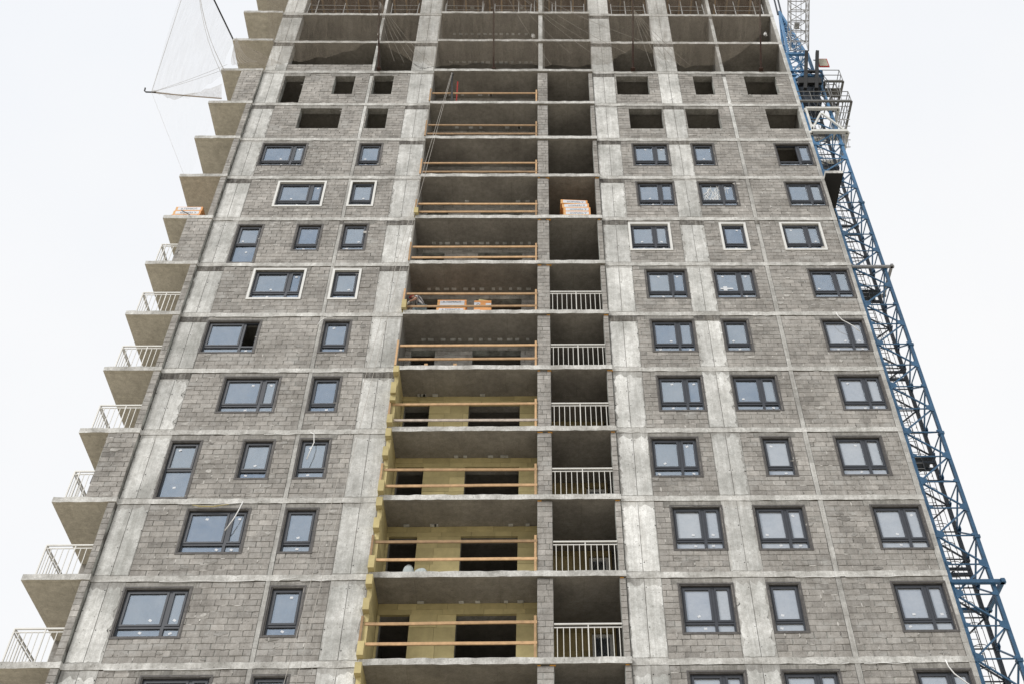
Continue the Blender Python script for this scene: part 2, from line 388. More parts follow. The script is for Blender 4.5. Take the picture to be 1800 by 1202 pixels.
WALLS = []
for n in range(-1, 11):
    z0, z1 = zf(n) + ST, zf(n) + H - .024
    spec = winspec(n)
    for (x0, x1), ws in zip(PAN, spec):
        holes = []
        for (k, wx, ww, wz, wh) in ws:
            holes.append((wx + .065, wx + ww - .065, zf(n) + wz + .06, zf(n) + wz + wh - .06))
        # cast lintel strip over each opening, butted into the courses
        lin = [(max(x0, h[0] - .22), min(x1, h[1] + .22), h[3], z1 + .01) for h in holes]
        mbk = masonry(x0, x1, z0, z1, D, holes + lin)
        wl = part('infill_wall', mbk, 'mortar', tower); WALLS.append(wl)
        for a, b, c, d in lin:
            l = MB(); nn = max(2, int((b - a) / .25)); yy = D - R.uniform(-.001, .012)
            for i in range(nn):
                xa, xb = a + (b - a) * i / nn, a + (b - a) * (i + 1) / nn
                l.box(xa, yy + R.uniform(-.004, .004), c + .001, xb, D + .3, d - .012, t=R.random())
            part('lintel', l, 'lintel', wl)
    sx = -13.82 if n % 4 == 2 else -13.08
    wl = part('balcony_pier', masonry(sx, -12.845, z0, z1, D - .13, []), 'mortar', tower)
    # flank of that pier: courses seen on its narrow side
    wl = part('loggia_pier', masonry(2.225, 2.405, z0, z1, D - .06, [], bw=.6), 'mortar', tower)
    wl = part('loggia_pier', masonry(-.135, .32, z0, z1, D - .06, [], bw=.3), 'mortar', tower)
    # recessed walls behind the wide loggia
    holes = [(-4.72, -3.85, z0, zf(n) + 2.42), (-2.50, -.75, zf(n) + .9, zf(n) + 2.42)]
    if n <= 3:
        mbk = masonry.__wrapped__ if False else None
        save = len(BLK); mb2 = masonry(-4.94, -.135, z0, z1, Y(1.30), holes); del BLK[save:]
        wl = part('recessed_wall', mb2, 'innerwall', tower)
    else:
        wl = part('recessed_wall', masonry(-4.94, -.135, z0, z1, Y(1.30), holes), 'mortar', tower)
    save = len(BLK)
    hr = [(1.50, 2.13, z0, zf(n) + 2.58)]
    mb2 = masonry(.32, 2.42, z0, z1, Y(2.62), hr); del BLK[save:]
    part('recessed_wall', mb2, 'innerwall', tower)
# three courses just started on the storey above
save = len(BLK)
part('infill_wall', masonry(-11.83, -7.885, zf(11) + ST, zf(11) + ST + .6, D, []), 'mortar', tower)

# piers, thin cross walls, side walls
def pier(n, x0, x1, seam=True):
    z0, z1 = zf(n) + ST, zf(n) + H
    mb = MB(); xm = (x0 + x1) / 2 + R.uniform(-.02, .02); t = R.random()
    if seam:
        mb.box(x0, Y(0), z0, xm - .004, Y(.03), z1, t=t); mb.box(xm + .004, Y(0), z0, x1, Y(.03), z1, t=R.random())
    else: mb.box(x0, Y(0), z0, x1, Y(.03), z1, t=t)
    mb.box(x0 + .001, Y(.031), z0, x1 - .001, Y(.40), z1, t=t)
    p = part('concrete_pier', mb, 'concrete', tower)
    if n < -1: return
    topband = R.choice((.0, .10, .26, .28)) if n >= 3 else R.choice((.04, .08, .14, .2))
    if topband >= .2 and n >= 3:
        bm_ = MB(); bm_.box(x0 + .004, Y(-.010), z1 - topband, x1 - .004, Y(.02), z1 - .012); part('rough_band', bm_, 'roughband', p)
    th = MB()
    for zz in (z0 + .35, z0 + 1.0, z0 + 1.65, z0 + 2.3):
        for xx in (x0 + .03, xm - .05, xm + .05, x1 - .03):
            if R.random() < .6: e = R.uniform(.008, .017); dz = R.uniform(-.04, .04); th.box(xx - e, Y(-.0105), zz + dz - e, xx + e, Y(-.001), zz + dz + e)
    if th.v: part('tie_holes', th, 'black', p, kind='stuff')
    # pale face coat with a ragged outline
    for side in (0, 1):
        a, b = (x0 + .012, xm - .012) if side == 0 else (xm + .012, x1 - .012)
        cols, rows = 5, 26; mbk = MB(); t = R.random(); zt = z1 - topband - .02; zb = z0 + .03
        rag = R.choice((.006, .015, .035)) if n < 10 else .004
        tops = [zt - (R.uniform(0, .2) if n < 4 else R.uniform(0, .03)) for _ in range(cols + 1)]
        bots = [zb + R.uniform(0, .03) for _ in range(cols + 1)]
        ph = R.uniform(0, 6)
        grid = []
        for j in range(rows + 1):
            row = []
            for i in range(cols + 1):
                f = j / rows; z = bots[i] * (1 - f) + tops[i] * f
                x = a + (b - a) * i / cols
                if (i == 0 and side == 0) or (i == cols and side == 1):
                    inw = rag * (1.2 + math.sin(j * .9 + ph) + R.uniform(-1, 1)); x += inw if i == 0 else -inw
                elif i in (0, cols): x += R.uniform(-.004, .004)
                row.append((x, Y(-.007), z))
            grid.append(row)
        for j in range(rows):
            for i in range(cols): mbk.quad(grid[j][i], grid[j][i + 1], grid[j + 1][i + 1], grid[j + 1][i], t=t)
            for i, s in ((0, 1), (cols, -1)):
                p1, p2 = grid[j][i], grid[j + 1][i]; q1, q2 = (p1[0], Y(.0), p1[2]), (p2[0], Y(.0), p2[2])
                mbk.quad(*((q1, p1, p2, q2) if s > 0 else (p1, q1, q2, p2)), t=t)
        for i in range(cols):
            p1, p2 = grid[rows][i], grid[rows][i + 1]; mbk.quad(p1, p2, (p2[0], Y(0), p2[2]), (p1[0], Y(0), p1[2]), t=t)
            p1, p2 = grid[0][i], grid[0][i + 1]; mbk.quad((p1[0], Y(0), p1[2]), (p2[0], Y(0), p2[2]), p2, p1, t=t)
        part('face_coat', mbk, 'skim', p)
for n in range(-6, 14):
    for a, b in ((-12.82, -11.835), (-6.03, -4.99), (2.425, 3.425), (5.465, 6.41)): pier(n, a, b)
    z0, z1 = zf(n) + ST, zf(n) + H
    for a, b in ((-7.88, -7.745), (8.455, 8.61), (11.57, XR)):
        mb = MB(); k = 6
        for i in range(k):       # slightly uneven lifts of the exposed wall end
            mb.box(a + R.uniform(0, .008), Y(-.006 + R.uniform(-.004, .004)), z0 + (z1 - z0) * i / k, b - R.uniform(0, .008), Y(.03), z0 + (z1 - z0) * (i + 1) / k - .001, t=R.random())
        p = part('cross_wall', mb, 'skim' if n > 8 else 'concrete', tower)
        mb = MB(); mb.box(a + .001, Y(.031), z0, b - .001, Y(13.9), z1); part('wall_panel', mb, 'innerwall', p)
        if n in (11, 12, 10, 6) and a < 11:
            mb = MB(); mb.box(a - .004, Y(-.02), z1 - .24, b + .004, Y(.01), z1 - .02); part('rough_band', mb, 'roughband', p)
    mb = MB()
    cws = [(-4.99, Y(.0), z0, -4.94, Y(1.6), z1), (-5.05, Y(.41), z0, -4.991, Y(6.5), z1), (.0, Y(.2), z0, .2, Y(13.9), z1),
           (2.43, Y(.41), z0, 2.60, Y(6.5), z1), (XL + .002, Y(.41), z0, -12.6, Y(13.9), z1)]
    if n >= 11: cws.append((-.10, Y(-.05), z0, .10, Y(.199), z1))
    for cw in cws:
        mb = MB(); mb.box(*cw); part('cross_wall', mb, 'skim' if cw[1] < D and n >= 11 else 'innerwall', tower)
    mb = MB(); mb.box(-12.59, Y(6.5), z0, 11.56, Y(6.7), z1)
    part('core_wall', mb, 'innerwall', tower)
    mb = MB(); mb.box(-12.6, Y(13.6), z0, 11.56, Y(13.8), z1); part('rear_wall', mb, 'concrete', tower)
    if n <= 10:
        mb = MB(); mb.box(-14.75, Y(3.02), z0, XL - .001, Y(3.24), z1); part('balcony_back_wall', mb, 'block', tower)
    if n < -1:
        mb = MB()
        for a, b in PAN: mb.box(a, Y(.02), z0, b, Y(.3), z1)
        mb.box(-4.94, Y(1.3), z0, 2.42, Y(1.6), z1); part('infill_wall', mb, 'block', tower)
# ground storey plinth
mb = MB(); mb.box(-12.8, Y(.1), -.3, 11.7, Y(13.8), zf(-6) - .002); part('plinth', mb, 'concrete', tower)

# --- blocks: the 300 that show largest are parts, the others one mass
def proj(x, y, z):
    v = Vector((x, y, z - CAMZ)); d = v.dot(ff)
    return 994.44 + 2000 * v.dot(rr) / d, 601 - 2000 * v.dot(uu) / d, d
scored = []
for b in BLK:
    u, v, d = proj((b[0] + b[1]) / 2, b[2], (b[3] + b[4]) / 2)
    vis = -5 < u < 1805 and v < 1207 and b[2] < D + 1
    scored.append(((b[1] - b[0]) * (b[4] - b[3]) / d ** 3 if vis else 0, b))
scored.sort(key=lambda s: -s[0])
for s, b in scored[:300]:
    mb = MB(); blockmesh(mb, b); part('block', mb, 'block', tower)
mb = MB()
for s, b in scored[300:]: blockmesh(mb, b)
part('block_courses', mb, 'block', tower, kind='stuff')
# mortar squeezed out of the joints and wiped over the faces: ragged little pats
mb = MB()
def pat(cx, y, cz, sx, sz, t):
    k = 8; i = len(mb.v); P = []
    for q in range(k):
        a = 2 * math.pi * q / k; r_ = R.uniform(.55, 1.1); P.append((cx + math.cos(a) * sx * r_, cz + math.sin(a) * sz * r_))
    mb.v += [(x_, y, z_) for x_, z_ in P] + [(cx + (x_ - cx) * 1.15, y + .012, cz + (z_ - cz) * 1.15) for x_, z_ in P]
    mb.f.append(tuple(range(i, i + k))); mb.t.append(t); mb.m.append(0)
    for q in range(k): l = (q + 1) % k; mb.f.append((i + k + q, i + k + l, i + l, i + q)); mb.t.append(t); mb.m.append(0)
for b in BLK:
    if b[2] > D + .5: continue
    q = R.random()
    if b[6] or not b[7]: continue
    if q < .34: pat(b[1] + .005, b[2] - R.uniform(.004, .010), (b[3] + b[4]) / 2 + R.uniform(-.05, .05), R.uniform(.010, .030), R.uniform(.04, .10), R.choice((.0, .25, .8, 1, 1)))
    elif q < .52: pat(R.uniform(b[0], b[1]), b[2] - R.uniform(.004, .009), b[4] + .003, R.uniform(.05, .18), R.uniform(.008, .022), R.choice((.1, .7, .9, 1)))
    elif q < .58: pat(R.uniform(b[0], b[1]), b[2] - R.uniform(.008, .011), (b[3] + b[4]) / 2, R.uniform(.08, .2), R.uniform(.04, .09), R.choice((.2, .5, .8)))
part('mortar_smears', mb, 'smearmortar', tower, kind='stuff')

# --- windows
WM = {}
def ring(mb, x0, x1, z0, z1, t, y0, y1, slope=0):
    mb.box(x0, y0, z0, x0 + t, y1, z1); mb.box(x1 - t, y0, z0, x1, y1, z1)
    mb.box(x0 + t, y0, z0, x1 - t, y1, z0 + t); mb.box(x0 + t, y0, z1 - t, x1 - t, y1, z1)
def win_meshes(kind, w, h, white, film=False):
    key = (kind, w, h, white, film)
    if key in WM: return WM[key]
    fr = MB(); T = .07; F = .06
    ring(fr, T, w - T, T, h - T, F, .075, .16)
    ex = {'wide': .695, 'mid': .615}.get(kind)
    tz = h * .5 if kind == 'tall' else .40
    i0, i1, j0, j1 = T + F, w - T - F, T + F, h - T - F
    panes = []; sash = []
    xs = [(i0, i1)] if not ex else [(i0, ex * w - .045), (ex * w + .045, i1)]
    if ex: fr.box(ex * w - .045, .075, j0, ex * w + .045, .16, j1)
    for a, b in xs: fr.box(a, .077, tz - .035, b, .158, tz + .035)
    for k, (a, b) in enumerate(xs):
        panes.append((a, b, j0, tz - .035, 0))
        s = .06; panes.append((a + s, b - s, tz + .035 + s, j1 - s, 1)); sash.append((a, b, tz + .035, j1, s))
    su = MB()
    if white:
        ring(su, -.02, w + .02, -.02, h + .02, .085, -.030, .074)
    else:
        # folded membrane: flat band, then a lip turned into the reveal
        ring(su, 0, w, 0, h, .05, -.016, .074); ring(su, .05, w - .05, .05, h - .05, .035, .004, .074)
    out = dict(frame=fr.mesh('window', 'frame'), sur=su.mesh('surround', 'whitetrim' if white else 'tape'), panes=[], sash=[], geo=panes)
    for a, b, c, d, up in panes:
        y = .125 if not up else .105
        m2 = MB(); m2.box(a - .004, y, c - .004, b + .004, y + .012, d + .004); out['panes'].append(m2.mesh('pane', 'glareglass' if film else 'glass'))
    for a, b, c, d, s in sash:
        m2 = MB(); ring(m2, a + .003, b - .003, c + .003, d - .003, s, .058, .15); out['sash'].append(m2.mesh('sash', 'frame'))
    WM[key] = out; return out
stk = MB(); stk.box(-.045, -.002, -.034, .045, .0, .034); STK = stk.mesh('sticker', 'sticker')
WHITE = {(5, 0), (5, 1), (6, 2), (6, 3), (6, 4), (7, 0), (7, 1)}
OPEN = {(4, 0): 3, (8, 4): 1}
WLAB = {(4, 0): 'dark framed window with its narrow upper sash open and black', (8, 4): 'dark framed window with its large upper pane open and black',
        (7, 3): 'dark framed window with crumpled silver film behind its glass', (5, 3): 'dark framed window with pale tape crossed on its glass'}
for n in range(-1, 9):
    for gi, ws in enumerate(winspec(n)):
        for wi, (k, wx, ww, wz, wh) in enumerate(ws):
            white = (n, gi) in WHITE
            mm = win_meshes(k, ww, wh, white, (gi == 4 and n <= 4) or (gi == 3 and n <= 2) or (gi == 2 and n <= 1))  # lower right windows take the glass with sky glare painted in
            wo = link('window', mm['frame'], tower, (wx + R.uniform(-.01, .01), 0, zf(n) + wz + R.uniform(-.01, .01)))
            if (n, gi) in WLAB: wo['label'] = WLAB[(n, gi)]
            elif white: wo['label'] = 'dark framed window with a white surround'
            link('surround', mm['sur'], wo)
            for s in range(len(mm['sash'])):
                if OPEN.get((n, gi)) == 2 * s + 1: continue
                link('sash', mm['sash'][s], wo)
            for i, pm in enumerate(mm['panes']):
                if OPEN.get((n, gi)) == i: continue
                po = link('pane', pm, wo)
                po.rotation_euler = (R.uniform(-.006, .006), 0, R.uniform(-.006, .006))
                a, b, c, d, up = mm['geo'][i]
                if R.random() < .85:
                    sx, sz = R.uniform(a + .12, b - .12), (R.uniform(c + .12, d - .12) if d - c > .4 else (c + d) / 2 + R.uniform(-.02, .02))
                    if up: sz = R.choice((c + .15, d - .15))
                    link('sticker', STK, wo, (sx, (.105 if up else .125) - .004, sz), rot=(0, R.uniform(-.6, .6), 0))
            if (n, gi) == (7, 3):
                m2 = MB()
                for q in range(26):
                    x = R.uniform(.16, .85); pts = [(x + R.uniform(-.12, .12) + .05 * s, .085 + R.uniform(0, .012), .5 + s * .2 + R.uniform(-.04, .04)) for s in range(R.randint(3, 6))]
                    m2.tube(pts, .007, 4)
                for q in range(5):
                    x = R.uniform(1.07, 1.2); m2.tube([(x, .085, 1.45), (x + .03, .085, 1.25), (x + R.uniform(-.04, .06), .085, .95)], .006, 4)
                link('crumpled_film', m2.mesh('crumpled_film', 'cable'), wo)
            if (n, gi) == (5, 3):
                m2 = MB(); m2.box(.25, .092, .62, .72, .096, .70); m2.box(.36, .090, .54, .50, .0915, .78); link('tape_patch', m2.mesh('tape_patch', 'sticker'), wo)
# white casement windows at the back of the small loggia
for n in (0, 1, 2):
    m2 = MB(); ring(m2, 1.50, 2.13, zf(n) + ST + .01, zf(n) + 2.58, .10, Y(2.58), Y(2.7)); fo = part('window', m2, 'whitetrim', tower, label='white framed balcony door in shade')
    m2 = MB(); m2.box(1.60, Y(2.64), zf(n) + .31, 2.03, Y(2.66), zf(n) + 2.48); part('pane', m2, 'glass', fo)

# --- yellow mineral wool on the lower loggias
def boards(n, x0, x1, y, th, z0, z1, holes, mat, bw=1.0, bh=.6):
    z = z0; c = 0
    while z < z1 - .02:
        zb = min(z + bh, z1)
        if z1 - zb < .12: zb = z1
        bands = sorted({z, zb, *[h[k] for h in holes for k in (2, 3) if z + .02 < h[k] < zb - .02]})
        for ba, bb in zip(bands, bands[1:]):
            cuts = sorted((h[0], h[1]) for h in holes if h[2] < (ba + bb) / 2 < h[3]); x = x0
            for a, b in cuts + [(x1, x1)]:
                p = x
                while p < a - .02:
                    q = min(a, p + bw * R.uniform(.45, 1.0))
                    if a - q < .15: q = a
                    mb = MB(); mb.box(p + .003, y + R.uniform(-.008, .008), ba + .002, q - .003, y + th, bb - .003, t=R.random())
                    part('insulation_board', mb, mat, tower); p = q
                x = b
        z = zb; c += 1
for n in range(-1, 4):
    z0 = zf(n) + ST
    boards(n, -4.80, -.14, Y(1.19), .105, z0, zf(n) + H - .004, [(-4.72, -3.85, 0, zf(n) + 2.42), (-2.50, -.75, zf(n) + .9, zf(n) + 2.42)], 'wool')
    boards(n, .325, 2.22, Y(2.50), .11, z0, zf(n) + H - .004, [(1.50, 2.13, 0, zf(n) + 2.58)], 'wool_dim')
    # boards on the left flank, stepping out past the slab edge
    steps = [(ST + .003, .62, .20), (.62, 1.35, .0), (1.35, 1.62, .02), (1.62, 2.0, .17), (2.0, 2.46, .03), (2.46, 2.79, .16)]
    if n == 3: steps = [(ST + .003, .55, .19), (.55, 1.25, .0), (1.25, 1.5, .12), (1.5, 2.0, .21), (2.0, 2.5, .04), (2.5, 2.79, .18)]
    for a, b, out in steps:
        mb = MB(); yy = Y(-.135 - out - R.uniform(0, .03) if out > .1 else -.09 - out)
        mb.box(-4.985 + R.uniform(0, .01) if out > .1 else -4.935, yy, zf(n) + a, -4.80, Y(-.02), zf(n) + b - .004, t=R.random()) if out > .1 else None
        mb.box(-4.936, Y(-.019) if out > .1 else yy, zf(n) + a, -4.802, Y(1.18), zf(n) + b - .004, t=R.random())
        part('insulation_board', mb, 'wool', tower)
for n, zt in ((5, .62), (7, .52)):
    mb = MB(); mb.box(-5.0, Y(-.27), zf(n) + ST + .004, -4.84, Y(.1), zf(n) + zt); part('insulation_board', mb, 'wool', tower)

# --- plaster dabs and packing shims under the loggia ceilings, formwork scars
for n in range(0, 14):
    mb = MB(); k = {4: 12, 5: 12, 6: 13, 7: 3, 9: 6, 10: 5, 11: 14, 12: 14}.get(n, 5)
    yb = 1.12 if n <= 10 else 1.0
    for i in range(k):
        x = (-4.5 + 4.2 * (i + .5) / k + R.uniform(-.06, .06)) if k > 8 else R.uniform(-4.5, -.4)
        s = R.uniform(.05, .1); z = zf(n + 1)
        mb.box(x - s, Y(yb - .05), z - .03, x + s, Y(yb + .05), z - .002)
    part('plaster_dab', mb, 'skim', tower)
# orange foam at the heads of the block piers
for n in range(-1, 8):
    mb = MB()
    for x in (-.13, .2, 2.24):
        if R.random() < .75: mb.box(x, Y(-.085), zf(n + 1) - .035, x + R.uniform(.08, .2), Y(-.02), zf(n + 1) - .014)
    if mb.v: part('foam_bead', mb, 'foam', tower)

# --- railings
def railing(pts, z0, side=False):
    """rail posts along a polyline at slab level; returns the parent part"""
    zt = z0 + 1.07
    mb = MB()
    for a, b in zip(pts, pts[1:]):
        mb.bar((*a, zt), (*b, zt), .045); mb.bar((*a, zt - .11), (*b, zt - .11), .028)
    p = part('railing', mb, 'whitemetal', tower)
    for si, (a, b) in enumerate(zip(pts, pts[1:])):
        L_ = math.dist(a, b); k = max(1, round(L_ / .172))
        for i in range(k):
            if si and i == 0: continue
            f = (i + .5) / k if len(pts) == 2 else (i / k if si == 0 else i / k)
            x, y = a[0] + (b[0] - a[0]) * f, a[1] + (b[1] - a[1]) * f
            post = (i == k // 2) if len(pts) == 2 else (i == 3)
            corner = len(pts) > 2 and si == 0 and i == 0
            top = zt if post else zt - .11
            m2 = MB(); m2.box(x - .010, y - .010, z0, x + .010, y + .010, top) if not post else m2.box(x - .016, y - .016, z0, x + .016, y + .016, top)
            part('baluster', m2, 'whitemetal', p)
    if len(pts) > 2:
        x, y = pts[1]; m2 = MB(); m2.box(x - .02, y - .02, z0, x + .02, y + .02, zt); part('corner_post', m2, 'whitemetal', p)
for n in range(-1, 7):
    if n < 6: railing([(.33, Y(-.06)), (2.215, Y(-.06))], zf(n) + ST - .004)
    xr = -13.83 if n % 4 == 2 else -13.09
    railing([(xr, Y(-.05)), (-14.45, Y(-.05)), (-14.45, Y(3.0))], zf(n) + ST - .004)
# rusty drain pipe on the side of the wide balcony pier
mb = MB(); mb.tube([(-13.9, Y(.1), zf(2) + 2.75), (-13.9, Y(.1), zf(2) + 1.4), (-13.92, Y(.1), zf(2) + .9)], .03, 6); part('drain_pipe', mb, 'rust', tower)

# --- white conduit strips tacked under the slab edges
for n, a, b in ((0, 7.4, 8.3), (0, 8.7, 9.9), (1, -10.9, -8.2), (1, -6.9, -6.1), (0, -11.7, -8.4), (1, 7.3, 8.6), (1, 8.75, 10.3), (2, -11.0, -9.2), (4, 9.6, 11.2), (5, -11.6, -9.3), (5, 7.6, 8.3), (3, -8.9, -7.9), (8, 4.4, 5.4), (8, -9.8, -8.9), (11, 3.5, 5.2)):
    z = zf(n) - .02; mb = MB(); k = 8
    mb.tube([(a + (b - a) * i / k, Y(-.03 - .008 * math.sin(i)), z - .012 * math.sin(i * 1.3)) for i in range(k + 1)], .011, 5)
    part('conduit_strip', mb, 'cable', tower)

# --- small side balcony on the right flank
mb = MB(); mb.box(XR + .002, Y(-.30), zf(8), 12.48, Y(1.5), zf(8) + .17, m=0, mbot=1); sb = part('side_balcony', mb, ['edge', 'black'], tower)
mb = MB(); mb.box(XR + .003, Y(1.2), zf(8) - 1.3, 12.30, Y(1.32), zf(8) - .002); part('brown_panel', mb, 'black', sb)

# --- formwork storey at the very top
zt = zf(14)
for x in [i * .62 - 12.6 for i in range(40)]:
    mb = MB(); mb.box(x, Y(-.3), zt - .21, x + .08, Y(5.5), zt - .006, t=R.random()); part('formwork_joist', mb, 'timber', tower)
for y in (-.25, 1.4, 3.0):
    for x0, x1 in ((-12.5, -8.6), (-8.3, -5.1), (-4.8, -.2), (.2, 2.3), (3.5, 5.4), (6.5, 8.4), (8.7, 11.5)):
        mb = MB(); xx = R.uniform(-.1, .1); mb.box(x0 + xx, Y(y), zt - .42, x1 + xx, Y(y + .09), zt - .215); part('formwork_beam', mb, 'formbeam', tower)
for y in (.35, 1.5, 3.1):
    for i in range(26):
        x = -12.3 + i * .93 + R.uniform(-.1, .1)
        mb = MB(); mb.tube([(x, Y(y + .04), zf(13) + ST), (x, Y(y + .04), zt - .43)], .03, 6); part('formwork_prop', mb, 'steel' if R.random() < .5 else 'rust', tower)
# tube guard rails along the edge of the top storeys
for a, b in ((-12.6, -12.0), (-11.7, -8.1), (-7.5, -6.2), (-4.8, -2.9), (-2.3, -.5), (.6, 2.2), (3.6, 5.3), (6.6, 8.3), (8.9, 11.3)):
    mb = MB(); zz = zf(13) + ST
    k = max(1, round((b - a) / 1.7))
    for i in range(k + 1):
        x = a + (b - a) * i / k; mb.tube([(x, Y(.06), zz), (x + R.uniform(-.05, .05), Y(.04), zz + 1.15)], .018, 5)
    mb.tube([(a, Y(.04), zz + .95), (b, Y(.04), zz + .92 + R.uniform(-.05, .05))], .016, 5)
    mb.tube([(a, Y(.04), zz + .5), (b, Y(.04), zz + .5)], .014, 5)
    part('edge_guard_rail', mb, 'steel', tower)

# ------------------------------------------------------------------ timber guard rails across the wide loggia
GR = {0: (1.30, .65), 1: (1.26, .63), 2: (1.22, .58), 3: (1.22, .51), 4: (1.20, .54), 5: (1.13, .44), 6: (1.04, .42), 7: (.99, .47), 8: (1.02, .39), 9: (1.09, .42), 10: (.91,)}
GL = {0: 'knotty orange timber guard rail across the lowest fully visible yellow loggia',
      1: 'orange timber guard rail above the grey cloth bundles in a yellow loggia',
      2: 'orange timber guard rail across the third yellow loggia from the bottom',
      3: 'timber guard rail with a weathered grey lower board in the topmost yellow loggia',
      4: 'orange timber guard rail in front of the small trestle, just above the yellow loggias',
      5: 'orange timber guard rail in front of the stooping worker and orange packs',
      6: 'orange timber guard rail on the bare loggia one floor above the worker',
      7: 'timber guard rail level with the stack of orange packs in the next loggia',
      8: 'thin timber guard rail on the wide loggia one floor above the stack of packs',
      9: 'timber guard rail on the loggia directly below the black hoist post',
      10: 'single pale timber guard rail beside the black hoist post, highest of all'}
for n, hs in GR.items():
    t = thing('timber_guard_rail', GL[n], 'guard rail', (-2.5, Y(-.08), zf(n) + ST), 'timber guard rails across the wide loggias')
    for x, yy in ((-4.97, -.16), (-.19, -.105)):
        mb = MB(); mb.box(x - .035, Y(yy), zf(n) + ST + (.45 if n <= 3 and x < -3 else .004) - .0, x + .03, Y(yy + .045), zf(n) + hs[0] + (.22 if n < 9 else .3), t=R.random()); part('post', mb, 'timber', t)
    for i, h in enumerate(hs):
        a, b = R.uniform(-.015, .015), R.uniform(-.015, .02); tt = R.random(); mb = MB(); hw = .043
        xs = [-4.9 + 4.76 * k / 4 for k in range(5)]; dz = [a, a * .6 + R.uniform(-.006, .006), (a + b) / 2, b * .7 + R.uniform(-.006, .006), b]
        for k in range(4):
            za, zb_ = zf(n) + h + dz[k], zf(n) + h + dz[k + 1]
            y0_, y1_ = Y(-.108), Y(-.068)
            mb.hexa([(xs[k], y0_, za - hw), (xs[k + 1], y0_, zb_ - hw), (xs[k + 1], y1_, zb_ - hw), (xs[k], y1_, za - hw), (xs[k], y0_, za + hw), (xs[k + 1], y0_, zb_ + hw), (xs[k + 1], y1_, zb_ + hw), (xs[k], y1_, za + hw)], t=tt)
        part('rail', mb, 'greytimber' if (n, i) == (3, 1) else 'timber', t, label='weathered grey board' if (n, i) == (3, 1) else None)

# little trestle behind the rail of floor 4
t = thing('trestle', 'small pale timber trestle standing in the bare loggia above the yellow ones', 'trestle', (-3.4, Y(.25), zf(4) + ST))
for x in (-3.98, -2.98):
    mb = MB(); mb.box(x - .06, Y(.2), zf(4) + ST, x + .06, Y(.3), zf(4) + .62, t=.9); part('leg', mb, 'timber', t)
mb = MB(); mb.box(-3.92, Y(.22), zf(4) + .45, -3.04, Y(.28), zf(4) + .53, t=.1); part('crossbar', mb, 'timber', t)

# black hoist post and red bar on floor 10
mb = MB(); mb.bar((-3.97, Y(-.06), zf(10) + ST), (-4.10, Y(-.10), zf(10) + 2.58), .09); mb.box(-4.15, Y(-.16), zf(10) + 2.5, -4.03, Y(-.04), zf(10) + 2.62)
solo('hoist_post', mb, 'black', 'black steel post holding two ropes high in the wide loggia', 'post', (-3.97, Y(-.06), zf(10) + ST))
mb = MB(); mb.bar((-3.80, Y(.15), zf(10) + ST), (-3.83, Y(.15), zf(10) + 2.3), .06)
M['redpaint'] = plain('red_paint', (.45, .04, .03), .6, var=.3, scale=20)
solo('red_bar', mb, 'redpaint', 'mottled red bar upright beside the black hoist post', 'bar', (-3.80, Y(.15), zf(10) + ST))

# ------------------------------------------------------------------ packs of insulation
def pack(x, y, z, w, d, h, rot, label, cat='pack', group=None, up=True, end=False):
    t = thing('insulation_pack', label, cat, (x, y, z), group)
    mb = MB(); mb.box(-w / 2, 0, 0, w / 2, d, h)
    link('wrapping', mb.mesh('wrapping', 'orange'), t)
    if not end:
        mb = MB(); mb.box(-w / 2 + .09, -.004, h * .17, w / 2 - .07, -.0005, h * .88); pn = link('label_panel', mb.mesh('label_panel', 'packwhite'), t)
        cu = bpy.data.curves.new('lettering', 'FONT'); cu.body = 'А.ТЕРМОЛ'; cu.size = min(h * .5, .13); cu.align_x = 'CENTER'; cu.extrude = .001
        tmp = bpy.data.objects.new('tmp', cu); me = bpy.data.meshes.new_from_object(tmp); bpy.data.objects.remove(tmp); me.materials.clear(); me.materials.append(M['inkdark'])
        lo = link('lettering', me, t, (0.0, -.006, h * (.32 if h < .3 else .60)) if up else (.05, -.006, h * .68)); lo.rotation_euler = (math.radians(90), 0 if up else math.radians(180), 0)
        mb = MB()
        for k in range(5): mb.box(-w / 2 + .01 + .0, -.003, h * (.06 + k * .18), -w / 2 + .04 + (.03 if k % 2 else 0), -.0006, h * (.06 + k * .18) + h * .1)
        for k in range(7): mb.box(-w / 2 + .12 + k * w * .12, -.003, h * .05, -w / 2 + .12 + k * w * .12 + w * .06, -.0006, h * .16)
        link('checker_print', mb.mesh('checker_print', 'packred'), t)
    else:
        mb = MB(); mb.box(-w / 2, -.004, .02, -w * .14, -.0005, h * .75); mb.box(w * .18, -.004, .02, w / 2, -.0005, h * .62); link('label_panel', mb.mesh('label_panel', 'packwhite'), t)
        mb = MB(); c = (-w * .26, h * .4)
        pts = [(c[0] + .05 * math.cos(a), -.008, c[1] + .05 * math.sin(a)) for a in [k * math.pi / 6 for k in range(13)]]; mb.tube(pts, .009, 4)
        link('round_mark', mb.mesh('round_mark', 'inkdark'), t)
    t.rotation_euler = (0, 0, rot)
    return t
zz = zf(7) + ST
names = ['lowest', 'second from the bottom', 'third from the bottom', 'fourth from the bottom', 'crooked top']
for k in range(5):
    pack(1.42 + (.0, .02, .02, -.03, -.08)[k], Y(.06 + .01 * k), zz + k * .262, 1.08, .6, .258, (0, .01, 0, -.02, .05)[k], '%s orange pack in the stack of five in the small loggia' % names[k], group='packs stacked in the small loggia', up=False)
zz = zf(5) + ST
for k, nm in enumerate(('lower', 'upper')):
    pack(-3.27 + .02 * k, Y(.12), zz + k * .42, 1.05, .6, .415, 0, '%s long orange pack behind the timber rail near the worker' % nm, group='long packs near the worker', up=True)
for k, nm in enumerate(('lower', 'upper')):
    pack(-2.13, Y(.12), zz + k * .40, .62, 1.0, .395, 0, '%s end-on orange pack right of the long packs' % nm, group='end-on packs', end=True)
